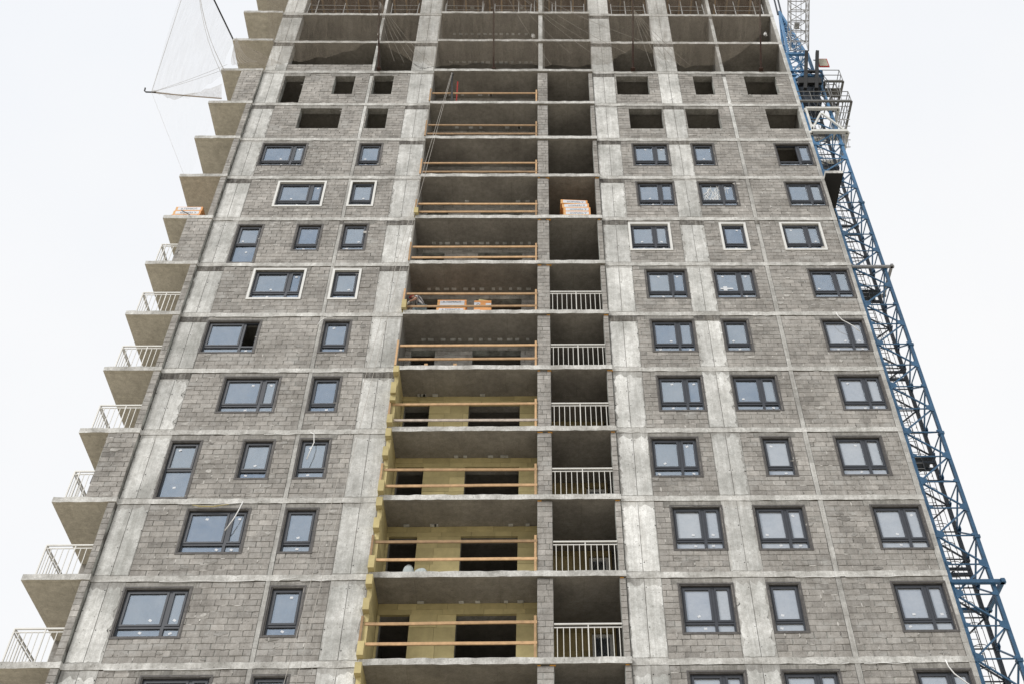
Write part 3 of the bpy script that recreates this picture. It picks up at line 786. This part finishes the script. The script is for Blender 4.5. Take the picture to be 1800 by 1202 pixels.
mb = MB(); mb.hexa([(-2.3, Y(.16), zz + .80), (-1.83, Y(.16), zz + .80), (-1.83, Y(.5), zz + .80), (-2.3, Y(.5), zz + .80), (-2.28, Y(.18), zz + .95), (-1.83, Y(.18), zz + .84), (-1.83, Y(.5), zz + .84), (-2.28, Y(.5), zz + .95)])
solo('insulation_offcut', mb, 'wool', 'yellow-green wool offcut lying on the end-on packs', 'insulation', (-2.1, Y(.16), zz + .80))
zz = zf(7) + ST
for k, nm in enumerate(('bottom', 'middle', 'top')):
    pack(-14.02 + .03 * k, Y(.02), zz + k * .25, 1.10 - .02 * k, .6, .247, .0, '%s orange and white pack stacked on the open corner balcony' % nm, group='packs on the corner balcony', up=k != 1)
mb = MB(); mb.bar((-14.2, Y(-.06), zz + .42), (-13.75, Y(-.2), zz - .05), .03)
solo('leaning_stick', mb, 'black', 'short dark stick leaning on the packs of the corner balcony', 'stick', (-13.75, Y(-.2), zz))

# cloth bundles on floor 1
def blob(name, label, cx, cy, z, sx, sy, sz, seed):
    rr_ = random.Random(seed); mb = MB(); nu, nv = 14, 7; g = []
    for j in range(nv + 1):
        row = []
        for i in range(nu):
            th = math.pi / 2 * j / nv; ph = 2 * math.pi * i / nu
            q = 1 + .07 * math.sin(3 * ph + seed) + .04 * rr_.uniform(-1, 1)
            row.append((cx + sx * math.cos(th) * math.cos(ph) * q, cy + sy * math.cos(th) * math.sin(ph) * q, z + sz * math.sin(th) * (1 + .05 * rr_.uniform(-1, 1))))
        g.append(row)
    for j in range(nv):
        for i in range(nu): mb.quad(g[j][i], g[j][(i + 1) % nu], g[j + 1][(i + 1) % nu], g[j + 1][i])
    return solo(name, mb, 'bagcloth', label, 'bundle', (cx, cy, z), smooth=True)
zz = zf(1) + ST
blob('cloth_bundle', 'taller pointed grey cloth bundle on the slab edge, partly before a black doorway', -3.86, Y(.06), zz, .17, .15, .36, 3)
blob('cloth_bundle', 'lower rounded grey cloth bundle just right of the pointed one', -3.48, Y(.04), zz, .22, .15, .22, 5)

# ------------------------------------------------------------------ the worker
def skin(name, verts, edges, radii, mat, parent, sub=2):
    me = bpy.data.meshes.new(name); me.from_pydata(verts, edges, []); me.materials.append(M[mat])
    o = link(name, me, parent); sk = o.modifiers.new('skin', 'SKIN'); sk.use_smooth_shade = True
    for i, r in enumerate(radii):
        v = me.skin_vertices[0].data[i]; v.radius = (r, r) if not isinstance(r, tuple) else r; v.use_root = (i == 0)
    if sub: s = o.modifiers.new('sub', 'SUBSURF'); s.levels = sub; s.render_levels = sub
    return o
def chain(k, start=0): return [(i, i + 1) for i in range(start, start + k - 1)]
wk = thing('person', 'stooping worker in a grey striped shirt, red cap and jeans behind a timber rail', 'person', (-4.36, Y(.36), zf(5) + ST))
# local: faces -x, stooping over bent knees; z from the floor
hip = (0, 0, .58)
bv = [hip, (-.02, 0, .75), (-.07, 0, .94), (-.16, 0, 1.12), (-.23, 0, 1.19), (-.30, -.005, 1.215), (-.38, -.01, 1.20), (-.415, -.01, 1.155),
      (-.18, .17, 1.08), (-.25, .21, .86), (-.38, .13, .72), (-.42, .10, .68),
      (-.18, -.17, 1.08), (-.27, -.24, .86), (-.40, -.30, .72), (-.44, -.31, .68)]
be = [(0, 1), (1, 2), (2, 3), (3, 4), (4, 5), (5, 6), (6, 7), (3, 8), (8, 9), (9, 10), (10, 11), (3, 12), (12, 13), (13, 14), (14, 15)]
br_ = [(.15, .11), (.14, .10), (.16, .11), (.13, .10), .055, .085, .098, .07, .065, .048, .034, .035, .065, .048, .034, .035]
skin('body', bv, be, br_, 'skin', wk)
skin('shirt', [(.0, 0, .62), (-.03, 0, .78), (-.08, 0, .95), (-.16, 0, 1.11), (-.19, .16, 1.08), (-.23, .20, .94), (-.19, -.16, 1.08), (-.24, -.215, .94)],
     [(0, 1), (1, 2), (2, 3), (3, 4), (4, 5), (3, 6), (6, 7)], [(.19, .16), (.18, .15), (.20, .155), (.17, .135), .10, .088, .10, .088], 'shirt', wk)
skin('jeans', [hip, (.02, .11, .54), (-.30, .14, .42), (.0, .13, .10), (.02, -.11, .54), (-.32, -.13, .42), (-.01, -.13, .10)], [(0, 1), (1, 2), (2, 3), (0, 4), (4, 5), (5, 6)], [(.17, .15), .115, .085, .065, .115, .085, .065], 'jeans', wk)
skin('cap', [(-.32, -.005, 1.275), (-.38, -.01, 1.28), (-.46, -.012, 1.24), (-.52, -.012, 1.20)], [(0, 1), (1, 2), (2, 3)], [.07, .085, (.05, .06), (.02, .05)], 'redcap', wk)
for s, y in ((1, .10), (-1, -.31)):
    base = (-.43, y, .68)
    vs = [base, (-.45, y, .62), (-.455, y - .03 * s, .59)]; es = [(0, 1)]; rs = [.036, .04]; vs = vs[:2]
    for fi in range(4):
        i = len(vs); fy = y + (fi - 1.5) * .022; ln = (.065, .075, .07, .055)[fi]
        vs += [(-.46, fy, .605), (-.485, fy, .585 - ln * .4), (-.47, fy, .585 - ln)]; es += [(1, i), (i, i + 1), (i + 1, i + 2)]; rs += [.011, .010, .009]
    i = len(vs); vs += [(-.43, y - .045 * s, .64), (-.455, y - .06 * s, .605)]; es += [(0, i), (i, i + 1)]; rs += [.014, .011]
    skin('glove', vs, es, rs, 'glove', wk, 1)
mb = MB()
for y in (.13, -.13): mb.box(-.18, y - .05, 0, .08, y + .05, .09)
link('boots', mb.mesh('boots', 'black'), wk)

# ------------------------------------------------------------------ ropes and loose cables
def rope(name, label, cat, pts, r, mat='rope', group=None):
    mb = MB(); mb.tube(pts, r, 5); return solo(name, mb, mat, label, cat, pts[0], group, smooth=True)
def lerp(a, b, k, sag=0, out=(0, 0, 0)):
    return [tuple(a[i] + (b[i] - a[i]) * t / k + out[i] * math.sin(math.pi * t / k) for i in range(3)) for t in range(k + 1)]
rope('rope', 'left of the two long ropes slanting down from the black hoist post', 'rope', lerp((-4.10, Y(-.2), zf(10) + 2.54), (-6.95, Y(-.35), BZ - 3.2), 14, out=(-.12, 0, 0)), .008, group='long ropes from the hoist post')
rope('rope', 'right of the two long ropes slanting down from the black hoist post', 'rope', lerp((-4.07, Y(-.2), zf(10) + 2.50), (-6.62, Y(-.35), BZ - 3.2), 14, out=(-.10, 0, -.2)), .008, group='long ropes from the hoist post')
def wpts(l, y=-.09): return [(x, Y(y), BZ + z) for x, z in l]
rope('loose_cable', 'short white cable bent over the top left of a window beside the thin pier', 'cable', wpts([(-7.91, 13.41), (-7.82, 13.66), (-7.7, 13.83), (-7.51, 13.89), (-7.30, 13.84)]), .017, 'cable')
rope('loose_cable', 'white cable curling across the rightmost window, fifth floor from the bottom', 'cable', wpts([(10.60, 13.97), (10.63, 13.8), (10.74, 13.58), (10.92, 13.42), (11.08, 13.25), (11.25, 12.98)], -.16), .016, 'cable')
rope('loose_cable', 'white cable hanging over the small window right of the tall window', 'cable', wpts([(-7.40, 8.38), (-7.28, 8.3), (-7.23, 7.95), (-7.30, 7.6), (-7.36, 7.25)], -.12), .016, 'cable')
rope('loose_cable', 'straight white cable slanting across a wide lower left window', 'cable', wpts([(-9.03, 5.58), (-9.10, 5.25), (-9.18, 4.95), (-9.36, 4.50)], -.12), .017, 'cable')
rope('loose_cable', 'white cable drooping over the bottom right corner window', 'cable', wpts([(10.9, .0), (10.93, -.2), (11.03, -.42), (11.22, -.62), (11.45, -.85), (11.62, -1.1)], -.14), .018, 'cable')
rope('loose_cable', 'white cable end above the narrow window at the lower left', 'cable', wpts([(-7.02, 2.82), (-7.35, 2.80), (-7.52, 2.72)], -.1), .014, 'cable')
mb = MB(); mb.tube(wpts([(-10.55, 5.50), (-10.3, 5.44), (-9.9, 5.43), (-9.45, 5.52)], -.08), [.010, .022, .022, .010], 5)
solo('foam_roll', mb, 'wool', 'sagging dark yellow strip hanging over a lower left window head', 'strip', (-10.0, Y(-.08), BZ + 5.5))

# ------------------------------------------------------------------ net booms and safety nets
z11 = zf(11) + ST
boom = {}
POLES = [(-7.52, 'rusty net boom leaning out beside the thin pier left of the wide loggia'), (-2.18, 'rusty net boom rising over the middle of the wide loggia'),
         (4.32, 'rusty net boom with knotted white rope right of the small loggia'), (10.32, 'thin dark net boom at the right end of the top storeys')]
LEN = 5.2
for i, (x, lab) in enumerate(POLES):
    b0 = Vector((x, Y(-.12), z11 + .01)); b1 = Vector((x + (-.12, -.03, .1, .15)[i], Y(-3.3), z11 + 4.6))
    t = thing('net_boom', lab, 'pole', tuple(b0), 'net booms along the facade')
    mb = MB(); mb.tube([b0, b0.lerp(b1, .5), b1], [.04, .04, .036], 7); part('pole', mb, 'rust', t)
    mb = MB(); mb.box(x - .1, Y(-.2), z11 + .004, x + .1, Y(.1), z11 + .05); part('foot_plate', mb, 'rust', t)
    boom[i] = (b0, b1)
def rag(name, label, pts, group=None):
    mb = MB()
    for k in range(7):
        p = pts[0]; q = [(p[0] + R.uniform(-.1, .1), p[1] + R.uniform(-.06, .06), p[2] + R.uniform(-.2, .12)) for _ in range(4)]; mb.tube([p] + q, .010, 4)
    return solo(name, mb, 'cable', label, 'rope', pts[0], group)
rag('rope_knot', 'tangled white rope knot on the boom right of the small loggia', [tuple(boom[2][0].lerp(boom[2][1], .66))])
rag('rope_knot', 'white rope bundle tied round the bare thin pier left of the wide loggia', [(-7.83, Y(-.12), zf(12) + .75)])
rag('rope_knot', 'white rope coil hanging at the right end bay under the top slabs', [(11.05, Y(-.05), zf(12) + .95)])
rag('rope_knot', 'small white rope tuft by the thin bare pier between the loggias', [(-.35, Y(-.05), zf(12) + .7)])
def net(name, label, edge0, edge1, mat, nu=22, nv=14, sag=.35, fold=.05, seed=1, group=None, outdir=(0, -1, -.3)):
    """sheet between two polylines given as functions of s in 0..1"""
    r = random.Random(seed); g = []; mb = MB(); uv = []
    ph = [r.uniform(0, 6) for _ in range(5)]
    for j in range(nv + 1):
        for i in range(nu + 1):
            s, t = i / nu, j / nv
            a, b = edge0(s), edge1(s); p = a.lerp(b, t); k = math.sin(math.pi * t) * sag
            f = fold * (math.sin(s * 31 + ph[0] + 2 * t) + .6 * math.sin(s * 57 + ph[1]) + .5 * math.sin(s * 17 + t * 7 + ph[2])) * (.3 + t)
            p = p + Vector(outdir) * k + Vector((0, f, f * .4)); g.append(tuple(p)); uv.append((s, t))
    mb.v = g
    for j in range(nv):
        for i in range(nu):
            a = j * (nu + 1) + i; mb.f.append((a, a + 1, a + nu + 2, a + nu + 1)); mb.t.append(.5); mb.m.append(0)
    mb.uv = uv
    return solo(name, mb, mat, label, 'net', tuple(edge0(.5)), group, smooth=True)
def pl(*p):
    P = [Vector(q) for q in p]
    def f(s):
        s = min(s, .9999) * (len(P) - 1); i = int(s); return P[i].lerp(P[i + 1], s - i)
    return f
def bt(i, f): return boom[i][0].lerp(boom[i][1], f)
xs = {0: -7.52, 1: -2.18, 2: 4.32, 3: 10.32}
net('safety_net', 'thin brown safety net slung between the left corner and the first rusty boom', pl((-12.9, Y(-3.0), z11 + 4.2), bt(0, .97)), pl((-12.5, Y(-.2), z11 + .15), (-11.4, Y(-.35), z11 + .25), (-9.6, Y(-.5), z11 + .5), bt(0, .26)), 'net', seed=2, group='safety nets along the top storeys')
net('safety_net', 'thin safety net fanning from the first boom to the slab over the wide loggia', pl(bt(0, .97), bt(1, .97)), pl(bt(0, .24), (-6.4, Y(-.5), z11 + .5), (-5.2, Y(-.2), z11 + .1), (-3.5, Y(-.25), z11 + .2), bt(1, .06)), 'net', seed=3, group='safety nets along the top storeys')
net('safety_net', 'thin safety net over the two bare loggias between the two middle booms', pl(bt(1, .97), bt(2, .97)), pl(bt(1, .05), (-.5, Y(-.3), z11 + .15), (1.2, Y(-.2), z11 + .1), (3.2, Y(-.3), z11 + .2), bt(2, .2)), 'net', seed=4, group='safety nets along the top storeys')
net('safety_net', 'thin safety net slung between the right middle boom and the right end boom', pl(bt(2, .97), bt(3, .97)), pl(bt(2, .22), (5.6, Y(-.5), z11 + .4), (6.8, Y(-.2), z11 + .1), (8.6, Y(-.3), z11 + .2), bt(3, .3)), 'net', seed=5, group='safety nets along the top storeys')
def strands(name, label, src, dsts, r=.007, sag=.3, mat='rope'):
    mb = MB()
    for d in dsts:
        a, b = Vector(src), Vector(d); pts = [tuple(a.lerp(b, t / 8) + Vector((0, 0, -sag * math.sin(math.pi * t / 8)))) for t in range(9)]; mb.tube(pts, r, 4)
    return solo(name, mb, mat, label, 'cord', tuple(src))
strands('cord', 'fan of thin pale net cords from the first rusty boom to the slab edge', bt(0, .62), [(-5.0 - .45 * k, Y(-.2 - .04 * k), z11 + .1 + .05 * k) for k in range(5)])
strands('cord', 'fan of thin pale net cords crossing the bare loggias to the right pier', bt(1, .9), [(.5 + .9 * k, Y(-.25), z11 + .15 + 1.1 * (k % 3)) for k in range(6)], sag=.5)
strands('cord', 'fan of thin pale net cords running right from the knotted boom', bt(2, .55), [(5.2 + .45 * k, Y(-.2), z11 + .1 + .04 * k) for k in range(5)])
strands('cord', 'thin dark cords gathered along the slab foot of the top bays', (-5.9, Y(-.3), z11 + .2), [(-4.95, Y(-.2), z11 + .12), (-5.2, Y(-.2), z11 + .02)], mat='black')
# corner booms, to the left of the building
A0 = Vector((-14.72, Y(.05), zf(12) + .1)); A1 = Vector((-16.9, Y(-3.0), zf(12) + 3.4))
B0 = Vector((-14.15, Y(-.3), zf(10) + .1)); B1 = Vector((-17.05, Y(-.8), zf(10) - .22))
t = thing('net_boom', 'dark steel boom jutting up from the top left corner balcony', 'pole', tuple(A0), 'corner net booms')
mb = MB(); mb.tube([A0, A0.lerp(A1, .5), A1], .04, 7); part('pole', mb, 'black', t)
t = thing('net_boom', 'nearly level rusty boom pointing left from the upper left balcony', 'pole', tuple(B0), 'corner net booms')
mb = MB(); mb.tube([B0, B0.lerp(B1, .5) + Vector((0, 0, -.03)), B1], .03, 7); part('pole', mb, 'greytimber', t)
mb = MB(); mb.tube([B1 + Vector((.2, 0, .0)), B1 + Vector((-.25, 0, .02)), B1 + Vector((-.33, 0, .12)), B1 + Vector((-.36, 0, .35))], .035, 6); part('hook', mb, 'black', t)
Cn = Vector((-14.55, Y(-.2), zf(11) - .5))
net('safety_net', 'pale see-through net stretched between the two corner booms against the sky', pl(A1.lerp(A0, .08), A0.lerp(A1, .35), A0 + Vector((0, -.1, 0))), pl(B1, B1.lerp(B0, .55) + Vector((0, 0, -.25)), Cn), 'netpale', seed=6, sag=.25, fold=.03, outdir=(-.3, -.2, -.5))
net('safety_net', 'pale net hanging below the level corner boom in a narrow triangle', pl(B1, B0), pl((-14.85, Y(.5), zf(8) + .75), (-14.7, Y(.6), zf(8) + .7)), 'netfaint', seed=7, sag=.1, fold=.03)
net('safety_net', 'tan net bunched along the level corner boom', pl(B1, B1.lerp(B0, .5), B0), pl(B1.lerp(B0, .05), B1.lerp(B0, .35) + Vector((0, 0, -.45)), B0.lerp(Cn, .6)), 'net', seed=9, sag=.12, fold=.04)
net('safety_net', 'tan net bunched in front of the second balcony from the top', pl(A0 + Vector((0, -.2, .1)), (-14.2, Y(-.3), z11 + 2.2), (-13.4, Y(-.3), z11 + 1.2)), pl((-14.3, Y(-.2), z11 + .15), (-13.3, Y(-.25), z11 + .05), (-11.9, Y(-.25), z11 + .15)), 'net', seed=8, sag=.1, fold=.07)
strands('cord', 'long dark cord from the corner boom tip down to the level boom tip', A1.lerp(A0, .08), [tuple(B1)], r=.010, sag=-.05)
strands('cord', 'dark bunched cords hanging from the corner boom to the balcony edge', A1.lerp(A0, .1), [tuple(Cn + Vector((-.05, 0, .0))), tuple(Cn + Vector((.02, 0, .3))), tuple(Cn + Vector((.1, 0, .1)))], r=.012, sag=.9)
strands('cord', 'thin cord from the level boom tip up to the balcony edge', B1, [tuple(Cn + Vector((0, 0, .5))), (-14.6, Y(-.1), z11 + .4)], r=.007, sag=.1)
strands('cord', 'thin cord from the level boom tip down the open side of the balconies', B1, [(-14.8, Y(.5), zf(8) + .7)], r=.006, sag=0)
strands('cord', 'bunched pale cords draped over the second balcony from the top', (-14.6, Y(-.2), zf(12) + .15), [(-14.3 + .16 * k, Y(-.28), z11 + .12 + .03 * k) for k in range(8)], r=.009, sag=.5)

# ------------------------------------------------------------------ tower crane behind the right edge
CX0, CX1, CY0, CY1 = 15.25, 16.80, 35.5, 37.05
crane = thing('tower_crane', 'blue lattice tower crane rising behind the right edge of the building', 'crane', ((CX0 + CX1) / 2, (CY0 + CY1) / 2, 0))
PZ = 1.3405; Zb = BZ + 4.93 - PZ * 17; NL = 47 + 0
levels = [Zb + PZ * k for k in range(0, 44)]
levels = [z for z in levels if z >= 0 and z < BZ + 44.8]
ztop = BZ + 44.3
cor = [(CX0, CY0), (CX1, CY0), (CX1, CY1), (CX0, CY1)]
for ci, (x, y) in enumerate(cor):
    mb = MB()
    mb.box(x - .07, y - .07, 0, x + .07, y + .07, ztop, t=.5)
    for z in levels[::4]: mb.box(x - .11, y - .11, z - .16, x + .11, y + .11, z - .02, t=.2)
    part('mast_leg', mb, 'craneblue' if ci in (0, 1) else 'cranedark', crane)  # near legs blue, far legs in the darker steel colour
for fi in range(4):
    (xa, ya), (xb, yb) = cor[fi], cor[(fi + 1) % 4]; rest = MB(); mat = 'craneblue' if fi in (0, 1) else 'cranedark'
    def brace(a, b, w_, t):
        if fi > 1 or max(a[2], b[2]) < BZ - 3: rest.bar(a, b, w_, t=t); return
        mb = MB(); mb.bar(a, b, w_, t=t); part('brace', mb, mat, crane)
    dx, dy = (xb - xa) / 1.55, (yb - ya) / 1.55
    for k, z in enumerate(levels):
        brace((xa, ya, z), (xb, yb, z), .045, .5)
        if k + 1 < len(levels):
            a, b = ((xa, ya, z), (xb, yb, levels[k + 1])) if k % 2 == 0 else ((xb, yb, z), (xa, ya, levels[k + 1]))
            brace(a, b, .06, .6)
        if fi > 1 or z < BZ - 3: continue
        for (px, py, s_) in ((xa, ya, 1), (xb, yb, -1)):
            big = (k % 2 == 1) == (s_ < 0); gus = MB()
            e = .30 if big else .2; hh = .24 if big else .12
            nx, ny = dy * .07, -dx * .07
            p = [(px + nx, py + ny, z - hh), (px + dx * s_ * e + nx, py + dy * s_ * e + ny, z - hh * .35), (px + dx * s_ * e + nx, py + dy * s_ * e + ny, z + hh * .35), (px + nx, py + ny, z + hh)]
            q = [(a_ + dy * .02, b_ - dx * .02, c_) for a_, b_, c_ in p]
            gus.hexa([q[0], q[1], p[1], p[0], q[3], q[2], p[2], p[3]], t=.6); part('gusset_plate', gus, mat, crane)
    if rest.v: part('far_bracing', rest, mat, crane, kind='stuff')
# ladder with hoops inside the mast
lad = MB(); lx, ly = 15.75, 36.2
for s in (-.2, .2): lad.bar((lx + s, ly, 4), (lx + s, ly, ztop), .03)
for k in range(int((ztop - 6) / .3)): lad.bar((lx - .2, ly, 6 + k * .3), (lx + .2, ly, 6 + k * .3), .02)
part('ladder', lad, 'steel', crane)
hp = MB()
for k in range(int((ztop - 10) / .9)):
    z = 10 + k * .9; hp.tube([(lx + .36 * math.cos(a), ly - .05 - .42 * math.sin(a), z) for a in [math.pi * i / 8 for i in range(9)]], .014, 4)
for a in (.6, 1.57, 2.5): hp.bar((lx + .36 * math.cos(a), ly - .05 - .42 * math.sin(a), 10), (lx + .36 * math.cos(a), ly - .05 - .42 * math.sin(a), ztop), .018)
part('ladder_cage', hp, 'cranedark', crane)
cbl = MB()
for x, y in ((16.3, 36.0), (16.5, 36.3), (16.1, 36.8)): cbl.tube([(x + .05 * math.sin(z_ * .7 + x), y, z_) for z_ in [4 + 1.0 * k for k in range(int(ztop - 4))]], .018, 4)
part('cable', cbl, 'cranedark', crane)
for z in [BZ + 4.2 + 10.7 * k for k in range(-1, 4)]:
    mb = MB(); mb.box(CX0 + .1, CY0 + .75, z, CX1 - .35, CY1 - .1, z + .05); part('service_platform', mb, 'cranedark', crane)
for z in [BZ + 9.0 + 5.36 * k for k in range(-2, 7)]:
    mb = MB(); mb.bar((CX0, CY1 - .02, z + .55), (CX1, CY1 - .02, z + .55), .12); mb.bar((CX0, CY0 + .8, z + .3), (CX1 - .3, CY0 + .8, z + .3), .10); part('cross_beam', mb, 'cranedark', crane)
# tie collars
for z, mat, w_ in ((BZ + 8.05, 'craneblue', .15), (BZ + 26.3, 'steel', .12)):
    mb = MB()
    for a, b in (((CX0 - .3, CY0 - .16), (CX1 + .42, CY0 - .16)), ((CX0 - .3, CY1 + .16), (CX1 + .42, CY1 + .16)), ((CX0 - .16, CY0 - .3), (CX0 - .16, CY1 + .3)), ((CX1 + .3, CY0 - .3), (CX1 + .3, CY1 + .3))):
        mb.bar((*a, z), (*b, z), w_)
    part('tie_collar', mb, mat, crane)
    mb = MB(); mb.bar((CX0 - .2, CY0 + .3, z), (11.6, CY0 - .9, z), .12); mb.bar((CX0 - .2, CY1, z), (11.6, CY0 - .6, z), .12); part('wall_tie', mb, mat, crane)
# climbing frame, platforms with rails
def deck(z, x0, x1, y0, y1, rail=1.05, mat='darksteel', floor=True, th=.06):
    mb = MB()
    if floor:
        for a, b in (((x0, y0), (x1, y0)), ((x1, y0), (x1, y1)), ((x1, y1), (x0, y1)), ((x0, y1), (x0, y0))): mb.bar((*a, z), (*b, z), .12)
        k = int((x1 - x0) / .45)
        for i in range(1, k): mb.bar((x0 + (x1 - x0) * i / k, y0, z), (x0 + (x1 - x0) * i / k, y1, z), .05)
        for yy0, yy1 in ((y1 - .5, y1),): mb.box(x0, yy0, z + .03, x1, yy1, z + .06)
    p = part('work_platform', mb, mat, crane)
    r = MB()
    for a, b in (((x0, y0), (x1, y0)), ((x1, y0), (x1, y1)), ((x1, y1), (x0, y1)), ((x0, y1), (x0, y0))):
        for h in (rail, rail * .55): r.bar((*a, z + h), (*b, z + h), .035)
        k = max(1, round(math.dist(a, b) / 1.0))
        for i in range(k): r.bar((a[0] + (b[0] - a[0]) * i / k, a[1] + (b[1] - a[1]) * i / k, z), (a[0] + (b[0] - a[0]) * i / k, a[1] + (b[1] - a[1]) * i / k, z + rail), .03)
    part('guard_rail', r, mat, p)
deck(BZ + 40.85, 14.6, 18.0, 35.0, 37.6)
for z, a, b, w_ in ((BZ + 40.45, 15.3, 17.2, .17), (BZ + 38.05, 15.2, 17.25, .20)):
    mb = MB()
    for y in (CY0 - .25, CY1 + .25): mb.bar((a, y, z), (b, y, z), w_)
    mb.bar((a, CY0 - .25, z), (a, CY1 + .25, z), w_); mb.bar((b, CY0 - .25, z), (b, CY1 + .25, z), w_)
    part('sleeve_beam', mb, 'whitesteel', crane)
mb = MB()
for p, q in (((16.15, 39.9), (17.1, 38.15)), ((16.05, 39.9), (15.25, 38.15)), ((15.3, 40.4), (15.3, 38.1))): mb.bar((p[0], CY0 - .27, BZ + p[1]), (q[0], CY0 - .27, BZ + q[1]), .10)
part('sleeve_beam', mb, 'whitesteel', crane)
mb = MB()
for x in (17.05, 17.3, 18.15):
    f = (x - 17.0) * .12; mb.bar((17.0 + f, CY0, BZ + 36.8), (x * .75 + 17.25 * .25, CY0, BZ + 43.9), .03); mb.bar((17.0 + f, CY0 + .8, BZ + 37.2), (x * .75 + 17.25 * .25, CY0 + .8, BZ + 43.9), .03)
for k in range(7): mb.bar((17.0 + .02 * k, CY0, BZ + 36.9 + .7 * k), (17.25 + .13 * k, CY0, BZ + 36.9 + .7 * k), .035)
part('hanging_ladder', mb, 'steel', crane)
deck(BZ + 43.9, 17.1, 18.2, 35.5, 36.5, rail=1.3, mat='darksteel')
deck(BZ + 42.2, 17.15, 17.65, 35.5, 36.5, rail=1.6, mat='darksteel')
# slewing part
mb = MB(); mb.box(15.35, 35.7, BZ + 41.9, 16.6, 37.0, BZ + 43.6); mb.box(15.3, 35.6, BZ + 43.75, 16.9, 37.1, BZ + 43.95)
part('slewing_platform', mb, 'cranedark', crane)
mb = MB()
for k in range(10):
    a0, a1 = 2 * math.pi * k / 10, 2 * math.pi * (k + 1) / 10
    mb.bar((16.0 + .95 * math.cos(a0), 36.3 + .95 * math.sin(a0), BZ + 44.3), (16.0 + .95 * math.cos(a1), 36.3 + .95 * math.sin(a1), BZ + 44.3), .24)
part('slewing_ring', mb, 'craneblue', crane)
mb = MB()
for zz in (44.5, 45.0):
    for p, q in (((15.2, 35.45), (17.1, 35.45)), ((15.2, 37.1), (17.1, 37.1)), ((15.2, 35.45), (15.2, 37.1)), ((17.1, 35.45), (17.1, 37.1)), ((15.2, 35.45), (17.1, 37.1))): mb.bar((*p, BZ + zz), (*q, BZ + zz), .12)
for k in range(5): mb.bar((15.2 + .475 * k, 35.45, BZ + 44.5), (15.2 + .475 * min(4, k + 1), 35.45, BZ + 45.0), .05)
for x in (15.3, 16.6):
    mb.bar((x, 35.5, BZ + 45.0), (x + (.0), 35.5, BZ + 47.2), .17, .12); mb.bar((x, 37.0, BZ + 45.0), (x, 37.0, BZ + 47.2), .17, .12)
mb.bar((15.3, 35.5, BZ + 47.1), (16.6, 35.5, BZ + 47.1), .16); mb.bar((15.3, 35.5, BZ + 45.0), (16.6, 35.5, BZ + 47.0), .08); mb.bar((16.6, 35.5, BZ + 45.0), (15.3, 35.5, BZ + 47.0), .06)
part('slewing_frame', mb, 'craneblue', crane)
mb = MB(); apex = (16.0, 36.2, BZ + 54.0); base = [(15.45, 35.6, BZ + 47.1), (16.6, 35.6, BZ + 47.1), (16.6, 36.9, BZ + 47.1), (15.45, 36.9, BZ + 47.1)]
for b in base: mb.bar(b, apex, .14)
for k in range(1, 9):
    f = k / 9; P = [Vector(b).lerp(Vector(apex), f) for b in base]; P2 = [Vector(b).lerp(Vector(apex), (k - 1) / 9) for b in base]
    for i in range(4): mb.bar(P[i], P[(i + 1) % 4], .06); mb.bar(P2[i], P[(i + 1) % 4] if k % 2 else P[i - 1], .05)
part('tower_head', mb, 'craneblue', crane)
mb = MB()
for x in (15.85, 16.1): mb.bar((x, 36.2, BZ + 53.6), (x + .05, 36.0, BZ + 57), .09)
part('pendant_bar', mb, 'cranedark', crane)
# counter jib reaching over towards the street
mb = MB(); j0 = Vector((16.05, 35.2, BZ + 47.0)); j1 = Vector((15.1, 29.0, BZ + 46.9)); wv = Vector((.55, 0, 0)); hv = Vector((0, 0, 1.1))
corn = [(-wv), wv, wv + hv, -wv + hv]; K = 9
for c in corn: mb.bar(j0 + c, j1 + c, .055)
for k in range(K):
    a, b = j0.lerp(j1, k / K), j0.lerp(j1, (k + 1) / K)
    for i in range(4):
        mb.bar(a + corn[i], a + corn[(i + 1) % 4], .04); mb.bar(a + corn[i], b + corn[(i + 1) % 4], .035)
part('jib', mb, 'steel', crane)
mb = MB()
for x in (-.2, .1): mb.bar(j0 + Vector((x, 0, .2)), j1 + Vector((x, 0, .2)), .03)
mb.box(15.5, 33.4, BZ + 47.1, 15.8, 33.8, BZ + 47.3); part('winch', mb, 'steel', crane)
mb = MB(); mb.bar((15.62, 35.2, BZ + 42.5), (16.45, 35.2, BZ + 46.9), .20); mb.bar((16.28, 35.2, BZ + 42.5), (17.12, 35.2, BZ + 46.9), .20); mb.bar((16.05, 35.2, BZ + 44.5), (16.72, 35.2, BZ + 44.5), .14); mb.box(15.35, 35.12, BZ + 43.1, 16.72, 35.3, BZ + 43.7)
part('hinged_arm', mb, 'black', crane)
mb = MB()
for k in range(26):
    x, y, z = R.uniform(15.2, 17.3), R.uniform(35.3, 37.2), BZ + R.uniform(40.2, 47.5)
    mb.bar((x, y, z), (x + R.uniform(-.9, .9), y + R.uniform(-.6, .6), z + R.uniform(-1.0, 1.0)), R.uniform(.02, .05))
for k in range(6):
    x = 15.4 + .3 * k; mb.tube([(x, 35.4, BZ + 45.0), (x + .3, 35.3, BZ + 43.6), (x + .1, 35.4, BZ + 42.0), (x + .4, 35.5, BZ + 40.9)], .022, 5)
part('hose_and_rod_clutter', mb, 'cranedark', crane, kind='stuff')
fl = MB(); fl.box(17.02, 35.40, BZ + 45.45, 17.66, 35.46, BZ + 46.4)
cp = part('cab_panel', fl, 'redpaint', crane)
M['cream'] = plain('cream_panel', (.42, .40, .32), .5)
fl = MB(); fl.box(17.08, 35.385, BZ + 45.53, 17.60, 35.398, BZ + 46.32); part('cream_face', fl, 'cream', cp)
